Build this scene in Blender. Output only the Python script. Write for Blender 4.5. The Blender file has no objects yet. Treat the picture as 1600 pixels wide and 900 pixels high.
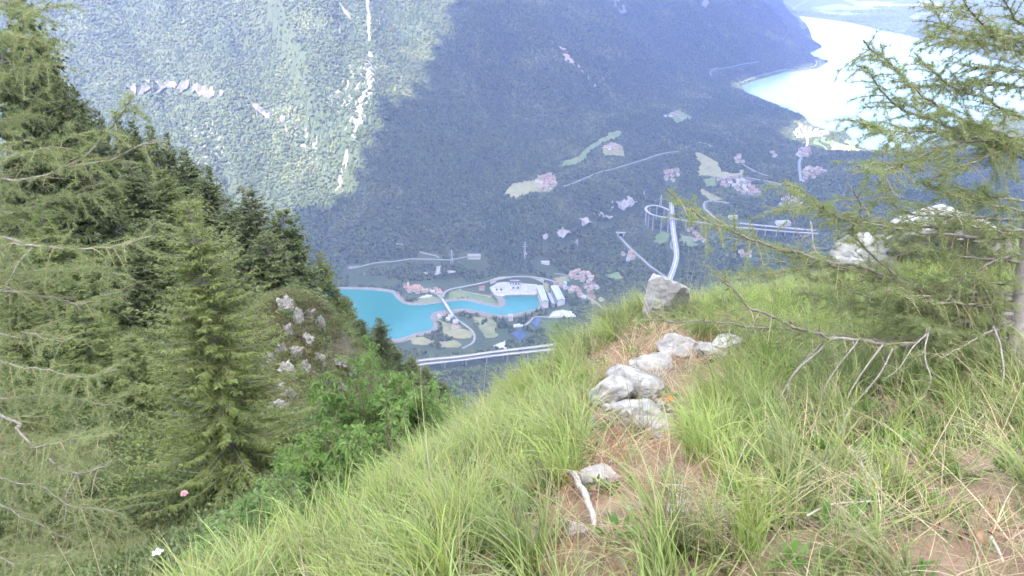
import bpy, math, random
import numpy as np
from math import radians
random.seed(7); RNG = np.random.default_rng(7)
scene = bpy.context.scene
col = scene.collection

# ------------------------------------------------------------------ camera, sky, sun, exposure
FPX, PITCH = 1256.0, radians(25.0)            # focal length in pixels of the 1600 px wide photograph
cam_data = bpy.data.cameras.new('camera'); cam = bpy.data.objects.new('camera', cam_data); col.objects.link(cam)
cam_data.sensor_fit = 'HORIZONTAL'; cam_data.angle_x = 2*math.atan(800/FPX)
cam_data.clip_start = 0.05; cam_data.clip_end = 60000
cam.location = (0, 0, 0); cam.rotation_euler = (math.pi/2-PITCH, 0, 0)
scene.camera = cam

SUN_EL, SUN_AZ = radians(52), radians(215)     # azimuth clockwise from +Y: the sun stands behind the camera to the left
SUN = np.array([math.sin(SUN_AZ)*math.cos(SUN_EL), math.cos(SUN_AZ)*math.cos(SUN_EL), math.sin(SUN_EL)])
world = bpy.data.worlds.new('World'); scene.world = world; world.use_nodes = True
wn = world.node_tree.nodes; wl = world.node_tree.links
sky = wn.new('ShaderNodeTexSky'); sky.sky_type = 'NISHITA'; sky.sun_disc = False
sky.sun_elevation = SUN_EL; sky.sun_rotation = SUN_AZ; sky.altitude = 1200
sky.air_density = 1.0; sky.dust_density = 3.0; sky.ozone_density = 1.0
wl.new(sky.outputs[0], wn['Background'].inputs[0]); wn['Background'].inputs[1].default_value = 0.15
sd = bpy.data.lights.new('sun', 'SUN'); sd.energy = 3.2; sd.angle = radians(0.55); sd.color = (1.0, 0.915, 0.76)
so = bpy.data.objects.new('sun', sd); col.objects.link(so)
from mathutils import Vector
so.rotation_euler = Vector(SUN).to_track_quat('Z', 'Y').to_euler()
so.location = tuple(SUN*3000)
vs = scene.view_settings
vs.view_transform = 'Standard'; vs.look = 'None'; vs.exposure = 2.87; vs.gamma = 1.0; vs.use_curve_mapping = False
cy = scene.cycles
cy.max_bounces = 6; cy.diffuse_bounces = 3; cy.glossy_bounces = 2; cy.transmission_bounces = 3; cy.volume_bounces = 1
cy.transparent_max_bounces = 4; cy.use_denoising = True; cy.caustics_reflective = False; cy.caustics_refractive = False

# ------------------------------------------------------------------ helpers
def ray(px, py):
    u = (np.asarray(px, float)-800)/FPX; v = -(np.asarray(py, float)-450)/FPX
    return np.stack([u, math.cos(PITCH)+v*math.sin(PITCH), -math.sin(PITCH)+v*math.cos(PITCH)], -1)
def at_z(px, py, z):
    d = ray(px, py); return d*(z/d[..., 2])[..., None]
def at_t(px, py, t):
    return ray(px, py)*np.asarray(t, float)[..., None]
def to_px(P):
    P = np.asarray(P, float)
    f = P[..., 1]*math.cos(PITCH)-P[..., 2]*math.sin(PITCH)
    u = P[..., 1]*math.sin(PITCH)+P[..., 2]*math.cos(PITCH)
    f = np.where(f < 1e-3, 1e-3, f)
    return 800+FPX*P[..., 0]/f, 450-FPX*u/f, f
def hsh(i, j, k, s):
    n = (i.astype(np.int64)*374761393+j.astype(np.int64)*668265263+k.astype(np.int64)*2147483647+s*1274126177) & 0xffffffff
    n = ((n ^ (n >> 13))*1274126177) & 0xffffffff
    n = ((n ^ (n >> 16))*2246822519) & 0xffffffff
    return ((n ^ (n >> 15)) & 0xffffff)/float(0xffffff)
def noise3(P, s=0):
    P = np.asarray(P, float); I = np.floor(P); F = P-I; F = F*F*(3-2*F); I = I.astype(np.int64); o = 0
    for a in (0, 1):
        for b in (0, 1):
            for c in (0, 1):
                w = np.where(a, F[..., 0], 1-F[..., 0])*np.where(b, F[..., 1], 1-F[..., 1])*np.where(c, F[..., 2], 1-F[..., 2])
                o = o+w*hsh(I[..., 0]+a, I[..., 1]+b, I[..., 2]+c, s)
    return o*2-1
def fbm(P, o=4, s=0):
    r = 0; a = 1.0; P = np.asarray(P, float)
    for k in range(o):
        r = r+a*noise3(P, s+k*17); P = P*2.03+11.7; a *= .5
    return r
def xy3(x, y, sc, z=0.0):
    x, y = np.broadcast_arrays(np.asarray(x, float), np.asarray(y, float))
    return np.stack([x/sc, y/sc, np.full(x.shape, z)], -1)
class TPS:
    def __init__(s, P, z, lam=1e-6):
        P = np.asarray(P, float); s.c = P.mean(0); s.s = P.std(); s.P = (P-s.c)/s.s
        n = len(P); K = s.k(s.P, s.P)+lam*np.eye(n); Q = np.c_[np.ones(n), s.P]
        A = np.block([[K, Q], [Q.T, np.zeros((3, 3))]]); s.w = np.linalg.solve(A, np.r_[np.asarray(z, float), 0, 0, 0])
    def k(s, A, B):
        d = ((A[:, None]-B[None])**2).sum(-1); return .5*d*np.log(d+1e-12)
    def __call__(s, x, y):
        x, y = np.broadcast_arrays(np.asarray(x, float), np.asarray(y, float)); sh = x.shape
        q = (np.c_[x.ravel(), y.ravel()]-s.c)/s.s; n = len(s.P); o = np.empty(len(q))
        for i in range(0, len(q), 20000):
            b = q[i:i+20000]; o[i:i+20000] = s.k(b, s.P)@s.w[:n]+s.w[n]+b@s.w[n+1:]
        return o.reshape(sh)
def mesh(name, V, F, mats=(), smooth=False, mi=None):
    """F: array (n,3|4) or a list of such arrays; mi: material index per face"""
    me = bpy.data.meshes.new(name); V = np.asarray(V, np.float32).reshape(-1, 3)
    Fs = [np.asarray(f, np.int32) for f in (F if isinstance(F, list) else [F]) if len(f)]
    loops = np.concatenate([f.ravel() for f in Fs]) if Fs else np.zeros(0, np.int32)
    tot = np.concatenate([np.full(len(f), f.shape[1], np.int32) for f in Fs]) if Fs else np.zeros(0, np.int32)
    me.vertices.add(len(V)); me.vertices.foreach_set('co', V.ravel())
    me.loops.add(len(loops)); me.loops.foreach_set('vertex_index', loops)
    me.polygons.add(len(tot)); me.polygons.foreach_set('loop_start', np.r_[0, np.cumsum(tot)[:-1]].astype(np.int32)); me.polygons.foreach_set('loop_total', tot)
    for m in (mats if isinstance(mats, (list, tuple)) else [mats]): me.materials.append(m)
    if mi is not None: me.polygons.foreach_set('material_index', np.asarray(mi, np.int32))
    me.polygons.foreach_set('use_smooth', np.full(len(tot), smooth))
    me.update(calc_edges=True); me.validate(); return me
def obj(name, me, parent=None, loc=None, label=None, cat=None, group=None, kind=None, rz=0.0, scale=None):
    o = bpy.data.objects.new(name, me); col.objects.link(o)
    if loc is not None: o.location = tuple(float(c) for c in loc)
    if rz: o.rotation_euler = (0, 0, rz)
    if scale is not None: o.scale = (scale,)*3 if np.isscalar(scale) else tuple(scale)
    if parent: o.parent = parent
    for k, v in (('label', label), ('category', cat), ('group', group), ('kind', kind)):
        if v: o[k] = v
    return o
def fattr(me, name, a):
    at = me.attributes.new(name, 'FLOAT', 'POINT'); at.data.foreach_set('value', np.asarray(a, np.float32))
class MB:
    """gathers vertices and faces"""
    def __init__(s): s.V = []; s.Q = []; s.T = []; s.n = 0; s.qm = []; s.tm = []
    def add(s, V, F, m=0):
        V = np.asarray(V, float).reshape(-1, 3); F = np.asarray(F, int)
        (s.Q if F.shape[1] == 4 else s.T).append(F+s.n); (s.qm if F.shape[1] == 4 else s.tm).append(np.full(len(F), m))
        s.V.append(V); s.n += len(V)
    def box(s, c, d, rz=0.0, m=0):
        c = np.asarray(c, float); x, y, z = np.asarray(d, float)/2
        V = np.array([[-x, -y, -z], [x, -y, -z], [x, y, -z], [-x, y, -z], [-x, -y, z], [x, -y, z], [x, y, z], [-x, y, z]])
        V = V@np.array([[math.cos(rz), math.sin(rz), 0], [-math.sin(rz), math.cos(rz), 0], [0, 0, 1]])+c
        s.add(V, [[0, 3, 2, 1], [4, 5, 6, 7], [0, 1, 5, 4], [1, 2, 6, 5], [2, 3, 7, 6], [3, 0, 4, 7]], m)
    def tube(s, P, R, n=6, m=0):
        P = np.asarray(P, float); R = np.broadcast_to(np.asarray(R, float), (len(P),))
        T = np.gradient(P, axis=0); T /= np.linalg.norm(T, axis=1)[:, None]+1e-9
        ref = np.array([0, 0, 1.0]) if abs(T[:, 2]).mean() < .8 else np.array([1.0, 0, 0])
        A = np.cross(T, ref); A /= np.linalg.norm(A, axis=1)[:, None]+1e-9; B = np.cross(T, A)
        a = np.arange(n)*2*np.pi/n
        V = P[:, None]+R[:, None, None]*(np.cos(a)[None, :, None]*A[:, None]+np.sin(a)[None, :, None]*B[:, None])
        i, j = np.meshgrid(np.arange(len(P)-1), np.arange(n), indexing='ij'); j2 = (j+1) % n
        s.add(V, np.stack([i*n+j, i*n+j2, (i+1)*n+j2, (i+1)*n+j], -1).reshape(-1, 4), m)
    def mesh(s, name, mats, smooth=False):
        F = []; mi = []
        if s.Q: F.append(np.concatenate(s.Q)); mi.append(np.concatenate(s.qm))
        if s.T: F.append(np.concatenate(s.T)); mi.append(np.concatenate(s.tm))
        return mesh(name, np.concatenate(s.V), F, mats, smooth, np.concatenate(mi))
def spline(P, n=8):
    P = np.asarray(P, float)
    if len(P) < 3:
        t = np.linspace(0, 1, n+1)[:, None]; return P[0]*(1-t)+P[-1]*t
    Q = np.vstack([2*P[0]-P[1], P, 2*P[-1]-P[-2]]); o = []
    for i in range(1, len(Q)-2):
        t = np.linspace(0, 1, n, endpoint=False)[:, None]; a, b, c, d = Q[i-1], Q[i], Q[i+1], Q[i+2]
        o.append(.5*(2*b+(c-a)*t+(2*a-5*b+4*c-d)*t*t+(3*b-a-3*c+d)*t**3))
    o.append(P[-1:]); return np.vstack(o)
def resample(P, step):
    P = np.asarray(P, float); d = np.r_[0, np.cumsum(np.linalg.norm(np.diff(P, axis=0), axis=1))]
    t = np.linspace(0, d[-1], max(2, int(d[-1]/step)+1)); return np.stack([np.interp(t, d, P[:, k]) for k in range(P.shape[1])], -1)
def in_poly(x, y, poly):
    poly = np.asarray(poly, float); r = np.zeros(np.shape(x), bool); j = len(poly)-1
    for i in range(len(poly)):
        xi, yi = poly[i, :2]; xj, yj = poly[j, :2]
        if yi != yj: r ^= ((yi > y) != (yj > y)) & (x < (xj-xi)*(y-yi)/(yj-yi)+xi)
        j = i
    return r
def seg_dist(x, y, poly, closed=False):
    """distance to a polyline and the running fraction index of the nearest point"""
    poly = np.asarray(poly, float); best = np.full(np.shape(x), 1e18); par = np.zeros(np.shape(x)); n = len(poly)
    for i in range(n if closed else n-1):
        a = poly[i, :2]; b = poly[(i+1) % n, :2]; ab = b-a; L = ab@ab+1e-9
        t = np.clip(((x-a[0])*ab[0]+(y-a[1])*ab[1])/L, 0, 1)
        d = (x-a[0]-t*ab[0])**2+(y-a[1]-t*ab[1])**2
        m = d < best; best = np.where(m, d, best); par = np.where(m, i+t, par)
    return np.sqrt(best), par

# ------------------------------------------------------------------ materials
def mat(name, c1, c2=None, scale=1.0, rough=.85, bump=0.0, bscale=None, rand=0.0, trans=0.0, spec=.3, detail=6.0, sharp=(.3, .7), c3=None, s3=None, vcol=None, stretch=None):
    """procedural: two (three) colours mixed by noise in object space, optional relief, per-object variation, leaf translucency"""
    m = bpy.data.materials.new(name); m.use_nodes = True; nt = m.node_tree; N = nt.nodes; L = nt.links
    b = N['Principled BSDF']; b.inputs['Roughness'].default_value = rough; b.inputs['Specular IOR Level'].default_value = spec
    geo = N.new('ShaderNodeNewGeometry'); pos = geo.outputs['Position']
    if stretch:
        mp = N.new('ShaderNodeMapping'); mp.inputs['Scale'].default_value = stretch; L.new(pos, mp.inputs[0]); pos = mp.outputs[0]
    def nz(sc, lo, hi, d=detail):
        t = N.new('ShaderNodeTexNoise'); t.inputs['Scale'].default_value = sc; t.inputs['Detail'].default_value = d; t.inputs['Roughness'].default_value = .62
        L.new(pos, t.inputs['Vector']); r = N.new('ShaderNodeMapRange'); r.inputs[1].default_value = lo; r.inputs[2].default_value = hi
        L.new(t.outputs[0], r.inputs[0]); return r.outputs[0]
    def mixc(f, a, bb):
        x = N.new('ShaderNodeMix'); x.data_type = 'RGBA'
        for i, v in ((6, a), (7, bb)):
            if isinstance(v, tuple): x.inputs[i].default_value = (*v, 1)
            else: L.new(v, x.inputs[i])
        if isinstance(f, float): x.inputs[0].default_value = f
        else: L.new(f, x.inputs[0])
        return x.outputs[2]
    c = mixc(nz(scale, *sharp), c1, c2) if c2 else None
    if c3: c = mixc(nz(s3 or scale*.27, .52, .68, 3.0), c, c3)
    if vcol:                                        # a colour that runs along a leaf or blade from base to tip
        at = N.new('ShaderNodeAttribute'); at.attribute_name = 'along'; c = mixc(at.outputs['Fac'], c if c else c1, vcol)
    if rand:
        oi = N.new('ShaderNodeObjectInfo'); hs = N.new('ShaderNodeHueSaturation')
        for k, (inp, lo, hi) in enumerate((('Value', 1-rand, 1+rand), ('Hue', .5-rand*.06, .5+rand*.06), ('Saturation', 1-rand*.5, 1+rand*.3))):
            w = N.new('ShaderNodeMath'); w.operation = 'MULTIPLY'; w.inputs[1].default_value = 1+k*7.31; L.new(oi.outputs['Random'], w.inputs[0])
            fr = N.new('ShaderNodeMath'); fr.operation = 'FRACT'; L.new(w.outputs[0], fr.inputs[0])
            r = N.new('ShaderNodeMapRange'); r.inputs[3].default_value = lo; r.inputs[4].default_value = hi; L.new(fr.outputs[0], r.inputs[0]); L.new(r.outputs[0], hs.inputs[inp])
        if c: L.new(c, hs.inputs['Color'])
        else: hs.inputs['Color'].default_value = (*c1, 1)
        c = hs.outputs[0]
    if c: L.new(c, b.inputs['Base Color'])
    else: b.inputs['Base Color'].default_value = (*c1, 1)
    if bump:
        t = N.new('ShaderNodeTexNoise'); t.inputs['Scale'].default_value = bscale or scale*4; t.inputs['Detail'].default_value = 8; L.new(pos, t.inputs['Vector'])
        bp = N.new('ShaderNodeBump'); bp.inputs['Strength'].default_value = 1.0; bp.inputs['Distance'].default_value = bump
        L.new(t.outputs[0], bp.inputs['Height']); L.new(bp.outputs[0], b.inputs['Normal'])
    if trans:
        tr = N.new('ShaderNodeBsdfTranslucent'); mx = N.new('ShaderNodeMixShader'); mx.inputs[0].default_value = trans
        if c: L.new(c, tr.inputs[0])
        else: tr.inputs[0].default_value = (*c1, 1)
        L.new(b.outputs[0], mx.inputs[1]); L.new(tr.outputs[0], mx.inputs[2]); L.new(mx.outputs[0], N['Material Output'].inputs[0])
    return m

# ------------------------------------------------------------------ scattering of uncountable stuff
def scatter(name, P, rot, scl, idx, sources, label, cat=None, kind='stuff'):
    me = bpy.data.meshes.new(name); P = np.asarray(P, np.float32); me.vertices.add(len(P)); me.vertices.foreach_set('co', P.ravel())
    a = me.attributes.new('rot', 'FLOAT_VECTOR', 'POINT'); a.data.foreach_set('vector', np.asarray(rot, np.float32).ravel())
    a = me.attributes.new('scl', 'FLOAT_VECTOR', 'POINT'); a.data.foreach_set('vector', np.asarray(scl, np.float32).ravel())
    a = me.attributes.new('idx', 'INT', 'POINT'); a.data.foreach_set('value', np.asarray(idx, np.int32))
    o = obj(name, me, label=label, cat=cat, kind=kind)
    ng = bpy.data.node_groups.new(name+'_scatter', 'GeometryNodeTree')
    ng.interface.new_socket('Geometry', in_out='INPUT', socket_type='NodeSocketGeometry'); ng.interface.new_socket('Geometry', in_out='OUTPUT', socket_type='NodeSocketGeometry')
    N = ng.nodes; L = ng.links; gi = N.new('NodeGroupInput'); go = N.new('NodeGroupOutput')
    iop = N.new('GeometryNodeInstanceOnPoints'); L.new(gi.outputs[0], iop.inputs['Points']); jg = N.new('GeometryNodeJoinGeometry')
    for me_s in sources:
        so_ = bpy.data.objects.new(name+'_source', me_s); oi = N.new('GeometryNodeObjectInfo'); oi.inputs[0].default_value = so_
        g2 = N.new('GeometryNodeGeometryToInstance'); L.new(oi.outputs['Geometry'], g2.inputs[0]); L.new(g2.outputs[0], jg.inputs[0])
    L.new(jg.outputs[0], iop.inputs['Instance']); iop.inputs['Pick Instance'].default_value = True
    def na(nm, ty):
        n = N.new('GeometryNodeInputNamedAttribute'); n.data_type = ty; n.inputs[0].default_value = nm; return n.outputs[0]
    L.new(na('idx', 'INT'), iop.inputs['Instance Index'])
    er = N.new('FunctionNodeEulerToRotation'); L.new(na('rot', 'FLOAT_VECTOR'), er.inputs[0]); L.new(er.outputs[0], iop.inputs['Rotation'])
    L.new(na('scl', 'FLOAT_VECTOR'), iop.inputs['Scale']); L.new(iop.outputs[0], go.inputs[0])
    md = o.modifiers.new('scatter', 'NODES'); md.node_group = ng
    return o
# ================================================================== THE VALLEY
Z1, Z2 = -974.0, -864.0                        # levels of the near and the far lake, the camera being at 0
lake1_px = [(537,452),(575,453),(610,457),(620,467),(635,476),(660,476.5),(690,473),(725,470),(755,476),(776,480),(788,479),(791,473),(790,461),(835,461),(841,480),(825,485),(795,491),(775,491),(750,486),(725,482),(707,484),(685,486),(675,490),(672,497),(677,505),(672,515),(650,520),(630,527),(610,530),(575,531),(525,530),(420,520),(330,500),(330,462),(430,455)]
lake2_px = [(1247,25),(1259,37),(1266,50),(1270,62),(1284,73),(1266,83),(1275,91),(1294,95),(1281,105),(1272,108),(1225,114),(1194,122),(1162,133),(1166,144),(1187,153),(1209,162),(1237,173),(1256,181),(1267,194),(1300,205),(1319,206),(1331,216),(1337,226),(1356,233),(1381,234),(1412,231),(1450,222),(1500,206),(1550,194),(1600,183),(1750,168),(1850,150),(1800,115),(1600,100),(1500,78),(1450,64),(1412,53),(1366,44),(1319,34)]
lake1 = resample(np.vstack([spline(at_z(*np.array(lake1_px).T, Z1), 5), at_z(*np.array(lake1_px[:1]).T, Z1)]), 8.0)[:-1]
lake2 = resample(np.vstack([spline(at_z(*np.array(lake2_px).T, Z2), 5), at_z(*np.array(lake2_px[:1]).T, Z2)]), 16.0)[:-1]
# valley floor, terrace and the flank across: pixel and height of places whose level is known or judged
vp = [(540,450,-974),(640,470,-972),(620,525,-974),(760,440,-968),(835,480,-972),(900,470,-965),(700,510,-970),(640,545,-968),(760,540,-968),(720,575,-950),(450,520,-974),(350,480,-974),(790,440,-968),(860,440,-964),(690,450,-968),
      (870,425,-950),(940,470,-946),(1000,440,-930),(1060,440,-905),(1050,380,-890),(970,370,-915),(1010,330,-885),(1050,305,-872),
      (800,400,-918),(860,370,-886),(950,335,-880),(830,350,-846),(930,308,-835),(1010,295,-850),(780,300,-800),(850,290,-806),(940,240,-776),(1060,185,-752),(900,270,-800),(1000,250,-800),
      (1165,155,-845),(1250,205,-858),(1300,222,-858),(1340,238,-857),(1420,240,-850),(1160,285,-830),(1250,260,-842),(1330,270,-825),(1270,365,-860),(1110,330,-850),(1200,420,-850),(1150,400,-870),(1120,240,-800),(1200,230,-835),
      (1500,215,-800),(1600,190,-742),(1500,330,-740),(1600,330,-640),(1300,330,-850),(1400,330,-800),(1300,10,-858),(1450,30,-850),(1590,40,-800)]
vp = np.array(vp, float); VP = at_z(vp[:, 0], vp[:, 1], vp[:, 2])
extra = np.array([(-3000,2000,-974),(-1500,1900,-974),(-2500,1500,-930),(-900,1450,-930),(0,1350,-930),(700,1500,-880),(1800,1500,-760),(4500,2500,-300),(5000,5000,-600),(7000,8000,-700),(6000,11000,-840),(2600,10500,-850),(-3000,900,-800),(3200,1200,-500),
                  (1500,3700,-868),(2200,4500,-868),(3000,6500,-868),(2900,4500,-868),(3500,3900,-820)], float)
A_ = np.vstack([VP, extra]); valley = TPS(A_[:, :2]/1000, A_[:, 2], 2e-4)
foot_px = [(300,447,-974),(540,444,-970),(640,392,-915),(760,292,-800),(880,228,-772),(1000,180,-762),(1110,135,-835)]
foot = np.vstack([[(-6000,1900,-974),(-3000,2000,-974)], [at_z(a, b, np.float64(c)) for a, b, c in foot_px], [(1290,4520,-860),(2030,5400,-860),(2680,7900,-860),(3000,13000,-850)]])
def height(x, y):
    x, y = np.broadcast_arrays(np.asarray(x, float), np.asarray(y, float))
    v = valley(np.clip(x, -4000, 7500)/1000, np.clip(y, 900, 11500)/1000)
    d, par = seg_dist(x, y, foot); i = np.clip(par.astype(int), 0, len(foot)-2); f = par-i
    a = foot[i]; b = foot[i+1]; side = (b[..., 0]-a[..., 0])*(y-a[..., 1])-(b[..., 1]-a[..., 1])*(x-a[..., 0])
    d = np.where(side > 0, d, -d); zf = a[..., 2]*(1-f)+b[..., 2]*f
    dd = np.maximum(d, 0)
    wob = fbm(xy3(x, y, 420), 3, 5)*110*np.clip(dd/350, 0, 1)
    gul = (1-np.abs(fbm(xy3(x+.4*y, y*.28, 170), 3, 31)))*70*np.clip(dd/250, 0, 1)
    m = zf+np.minimum(.64*dd, 1500)+.05*np.minimum(dd, 300)+.55*wob-gul
    m = np.where(d > 0, m, -5000)
    k = 14.0; h = np.maximum(k-np.abs(v-m), 0)/k; z = np.maximum(v, m)+h*h*k*.25
    z = z+fbm(xy3(x, y, 130), 4, 77)*5*np.clip((z+972)/60, 0, 1)*np.where(y > 7000, .3, 1)
    near = -34-.74*np.maximum(y-20, 0)-.10*np.abs(x)*0+np.maximum(-y, 0)*.35      # the mountain the camera stands on
    near = near+.25*np.maximum(x, 0)+.02*np.minimum(x, 0)
    h = np.maximum(60-np.abs(z-near), 0)/60; z = np.maximum(z, near)+h*h*15
    return z
gx = np.r_[np.arange(-14000, -3600, 800), np.arange(-3600, 4200, 26.), np.arange(4200, 7400, 80), np.arange(7400, 16001, 800)]
gy = np.r_[np.arange(-9000, 0, 600), np.arange(0, 1200, 60), np.arange(1200, 6000, 26.), np.arange(6000, 10500, 80), np.arange(10500, 22001, 900)]
GX, GY = np.meshgrid(gx, gy, indexing='ij'); GZ = height(GX, GY)
for lk, zz in ((lake1, Z1), (lake2, Z2)):       # lake beds below the water, banks just clear of it
    lo = lk.min(0)-400; hi = lk.max(0)+400; s = (GX > lo[0]) & (GX < hi[0]) & (GY > lo[1]) & (GY < hi[1])
    d = seg_dist(GX[s], GY[s], lk, True)[0]; ins = in_poly(GX[s], GY[s], lk); d = np.where(ins, -d, d)
    z = GZ[s]; z = np.where(d < 45, np.minimum(z, zz-1.2-np.clip(-d, 0, 60)*.12), z)
    z = np.where((d >= 45) & (d < 160), np.clip(z, zz-1.2, zz-1.2+(d-45)*.8), z); z = np.where(d >= 45, np.maximum(z, zz-1.2), z); GZ[s] = z
def hz(x, y):
    x, y = np.broadcast_arrays(np.asarray(x, float), np.asarray(y, float))
    i = np.clip(np.searchsorted(gx, x)-1, 0, len(gx)-2); j = np.clip(np.searchsorted(gy, y)-1, 0, len(gy)-2)
    u = (x-gx[i])/(gx[i+1]-gx[i]); v = (y-gy[j])/(gy[j+1]-gy[j])
    return GZ[i, j]*(1-u)*(1-v)+GZ[i+1, j]*u*(1-v)+GZ[i, j+1]*(1-u)*v+GZ[i+1, j+1]*u*v
TS = np.concatenate([np.arange(900, 5000, 6.), np.arange(5000, 14000, 20.)])
def G(px, py):
    """the place on the valley terrain that shows at a pixel of the photograph"""
    d = ray(px, py); d1 = d.reshape(-1, 3); P = d1[:, None]*TS[None, :, None]
    below = P[..., 2] < hz(P[..., 0], P[..., 1]); k = np.where(below.any(1), below.argmax(1), len(TS)-1)
    lo = TS[np.maximum(k-1, 0)]; hi = TS[k]
    for _ in range(12):
        m = (lo+hi)/2; q = d1*m[:, None]; b = q[:, 2] < hz(q[:, 0], q[:, 1]); hi = np.where(b, m, hi); lo = np.where(b, lo, m)
    q = d1*hi[:, None]; q[:, 2] = hz(q[:, 0], q[:, 1]); return q.reshape(d.shape)
def GP(lst): a = np.array(lst, float); return G(a[:, 0], a[:, 1])

m_floor = mat('forest floor', (.032,.047,.018), (.052,.066,.028), .02, bump=1.0, bscale=.1)
nx, ny = GX.shape; I = (np.arange(nx-1)[:, None]*ny+np.arange(ny-1)[None]).ravel()
terr = obj('mountain_terrain', mesh('mountain_terrain', np.stack([GX, GY, GZ], -1), np.stack([I, I+ny, I+ny+1, I+1], -1), m_floor, True), kind='structure', label='wooded mountain slopes and valley floor')

# --- the lakes: flat sheets of milky water
def water(name, c1, c2, sc, rough, bump):
    return mat(name, c1, c2, sc, rough=rough, bump=bump, bscale=.25, spec=.3, detail=3)
m_w1 = water('turquoise water', (.026,.128,.118), (.034,.150,.138), .006, .12, .02)
m_w2 = water('pale lake water', (.085,.135,.135), (.10,.15,.15), .003, .16, .04)
import bmesh
def flat_poly(name, P, m, **kw):
    bm = bmesh.new(); f = bm.faces.new([bm.verts.new(p) for p in P]); f.normal_update()
    if f.normal.z < 0: f.normal_flip()
    bmesh.ops.triangulate(bm, faces=[f]); me = bpy.data.meshes.new(name); bm.to_mesh(me); bm.free(); me.materials.append(m)
    return obj(name, me, **kw)
flat_poly('turquoise_lake', lake1, m_w1, kind='structure', label='turquoise lake with a dredged basin on the valley floor')
flat_poly('pale_lake', lake2, m_w2, kind='structure', label='pale shining lake at the far end of the valley')

# --- cell masks for what is open ground (no trees)
CELL = 5.0; MX0, MY0 = -2600.0, 1200.0; MNX, MNY = 1300, 1000
mcx = MX0+(np.arange(MNX)+.5)*CELL; mcy = MY0+(np.arange(MNY)+.5)*CELL
MCX, MCY = np.meshgrid(mcx, mcy, indexing='ij')
OPEN = np.zeros((MNX, MNY), bool)
def sub(lo, hi, pad=30):
    a = np.clip(((np.array(lo[:2])-pad-[MX0, MY0])/CELL).astype(int), 0, [MNX-1, MNY-1]); b = np.clip(((np.array(hi[:2])+pad-[MX0, MY0])/CELL).astype(int)+1, 1, [MNX, MNY]); return slice(a[0], b[0]), slice(a[1], b[1])
for lk in (lake1, lake2):
    s = sub(lk.min(0), lk.max(0)); d = seg_dist(MCX[s], MCY[s], lk, True)[0]; OPEN[s] |= in_poly(MCX[s], MCY[s], lk) | (d < 13)

def patch(name, px, m, label, rag=6.0, seed=0, holes=0.0, lift=1.6, relief=0.0, hs=40.0, cell=4.0, world=None, clear=True, parent=None, front=0):
    """open ground draped on the terrain inside an outline, ragged at the rim and broken by holes"""
    W = GP(px) if world is None else np.asarray(world, float); lo = W.min(0); hi = W.max(0)
    ax = np.arange(lo[0]-20, hi[0]+20, cell); ay = np.arange(lo[1]-20, hi[1]+20, cell); X, Y = np.meshgrid(ax, ay, indexing='ij')
    sd_ = seg_dist(X, Y, W, True)[0]; sd_ = np.where(in_poly(X, Y, W), sd_, -sd_)
    v = sd_+fbm(xy3(X, Y, 28), 4, seed)*rag; ok = v > 0
    if holes: ok &= fbm(xy3(X, Y*.6, hs), 4, seed+9) > holes-1
    Z = hz(X, Y)+lift+(relief*(fbm(xy3(X, Y, 14), 4, seed+3)+.6) if relief else 0)
    q = ok[:-1, :-1] & ok[1:, :-1] & ok[1:, 1:] & ok[:-1, 1:]; i, j = np.nonzero(q); n = X.shape[1]; I = i*n+j
    F = np.stack([I, I+n, I+n+1, I+1], -1); used = np.unique(F); re = np.zeros(X.size, int); re[used] = np.arange(len(used))
    if not len(F): return None
    V = np.stack([X, Y, Z], -1).reshape(-1, 3)[used]
    if clear:
        cx = ((ax[i]+cell/2-MX0)/CELL).astype(int); cy_ = ((ay[j]+cell/2-MY0)/CELL).astype(int); k = (cx >= 0) & (cx < MNX) & (cy_ >= 0) & (cy_ < MNY); 
        for fr in range(front+1): OPEN[cx[k], np.maximum(cy_[k]-fr, 0)] = True
    return obj(name, mesh(name, V, re[F], m, True), kind='structure', label=label, parent=parent)

m_mead = mat('hay meadow', (.15,.15,.065), (.21,.19,.095), .05, c3=(.085,.11,.045), s3=.012)
m_mead2 = mat('green meadow', (.085,.125,.045), (.12,.155,.06), .05, c3=(.17,.16,.08), s3=.015)
m_scree = mat('limestone scree', (.11,.103,.085), (.24,.228,.195), .15, bump=.8, bscale=.3)
m_cliff_shade = mat('limestone cliff with painted shade', (.045,.044,.045), (.115,.11,.11), .05, bump=3.0, bscale=.09, stretch=(1, 1, .35), c3=(.22,.17,.13), s3=.03)  # darker than bare limestone: the steep face's shade is put into the colour
m_cliff2 = mat('pale terrace cliff', (.12,.11,.105), (.32,.305,.29), .06, bump=3.0, bscale=.09, stretch=(1, 1, .3), c3=(.24,.20,.17), s3=.03)
m_gravel = mat('pale gravel', (.26,.25,.23), (.37,.355,.33), .1)
m_bank = mat('stone lake bank', (.11,.098,.085), (.20,.18,.155), .2)
m_road = mat('light grey road', (.17,.165,.155), (.24,.235,.22), .05)
m_conc = mat('weathered concrete', (.20,.195,.185), (.29,.28,.265), .1)
m_asph = mat('grey asphalt', (.13,.13,.135), (.18,.18,.18), .05)
m_white = mat('white paint', (.75,.75,.73))

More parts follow.
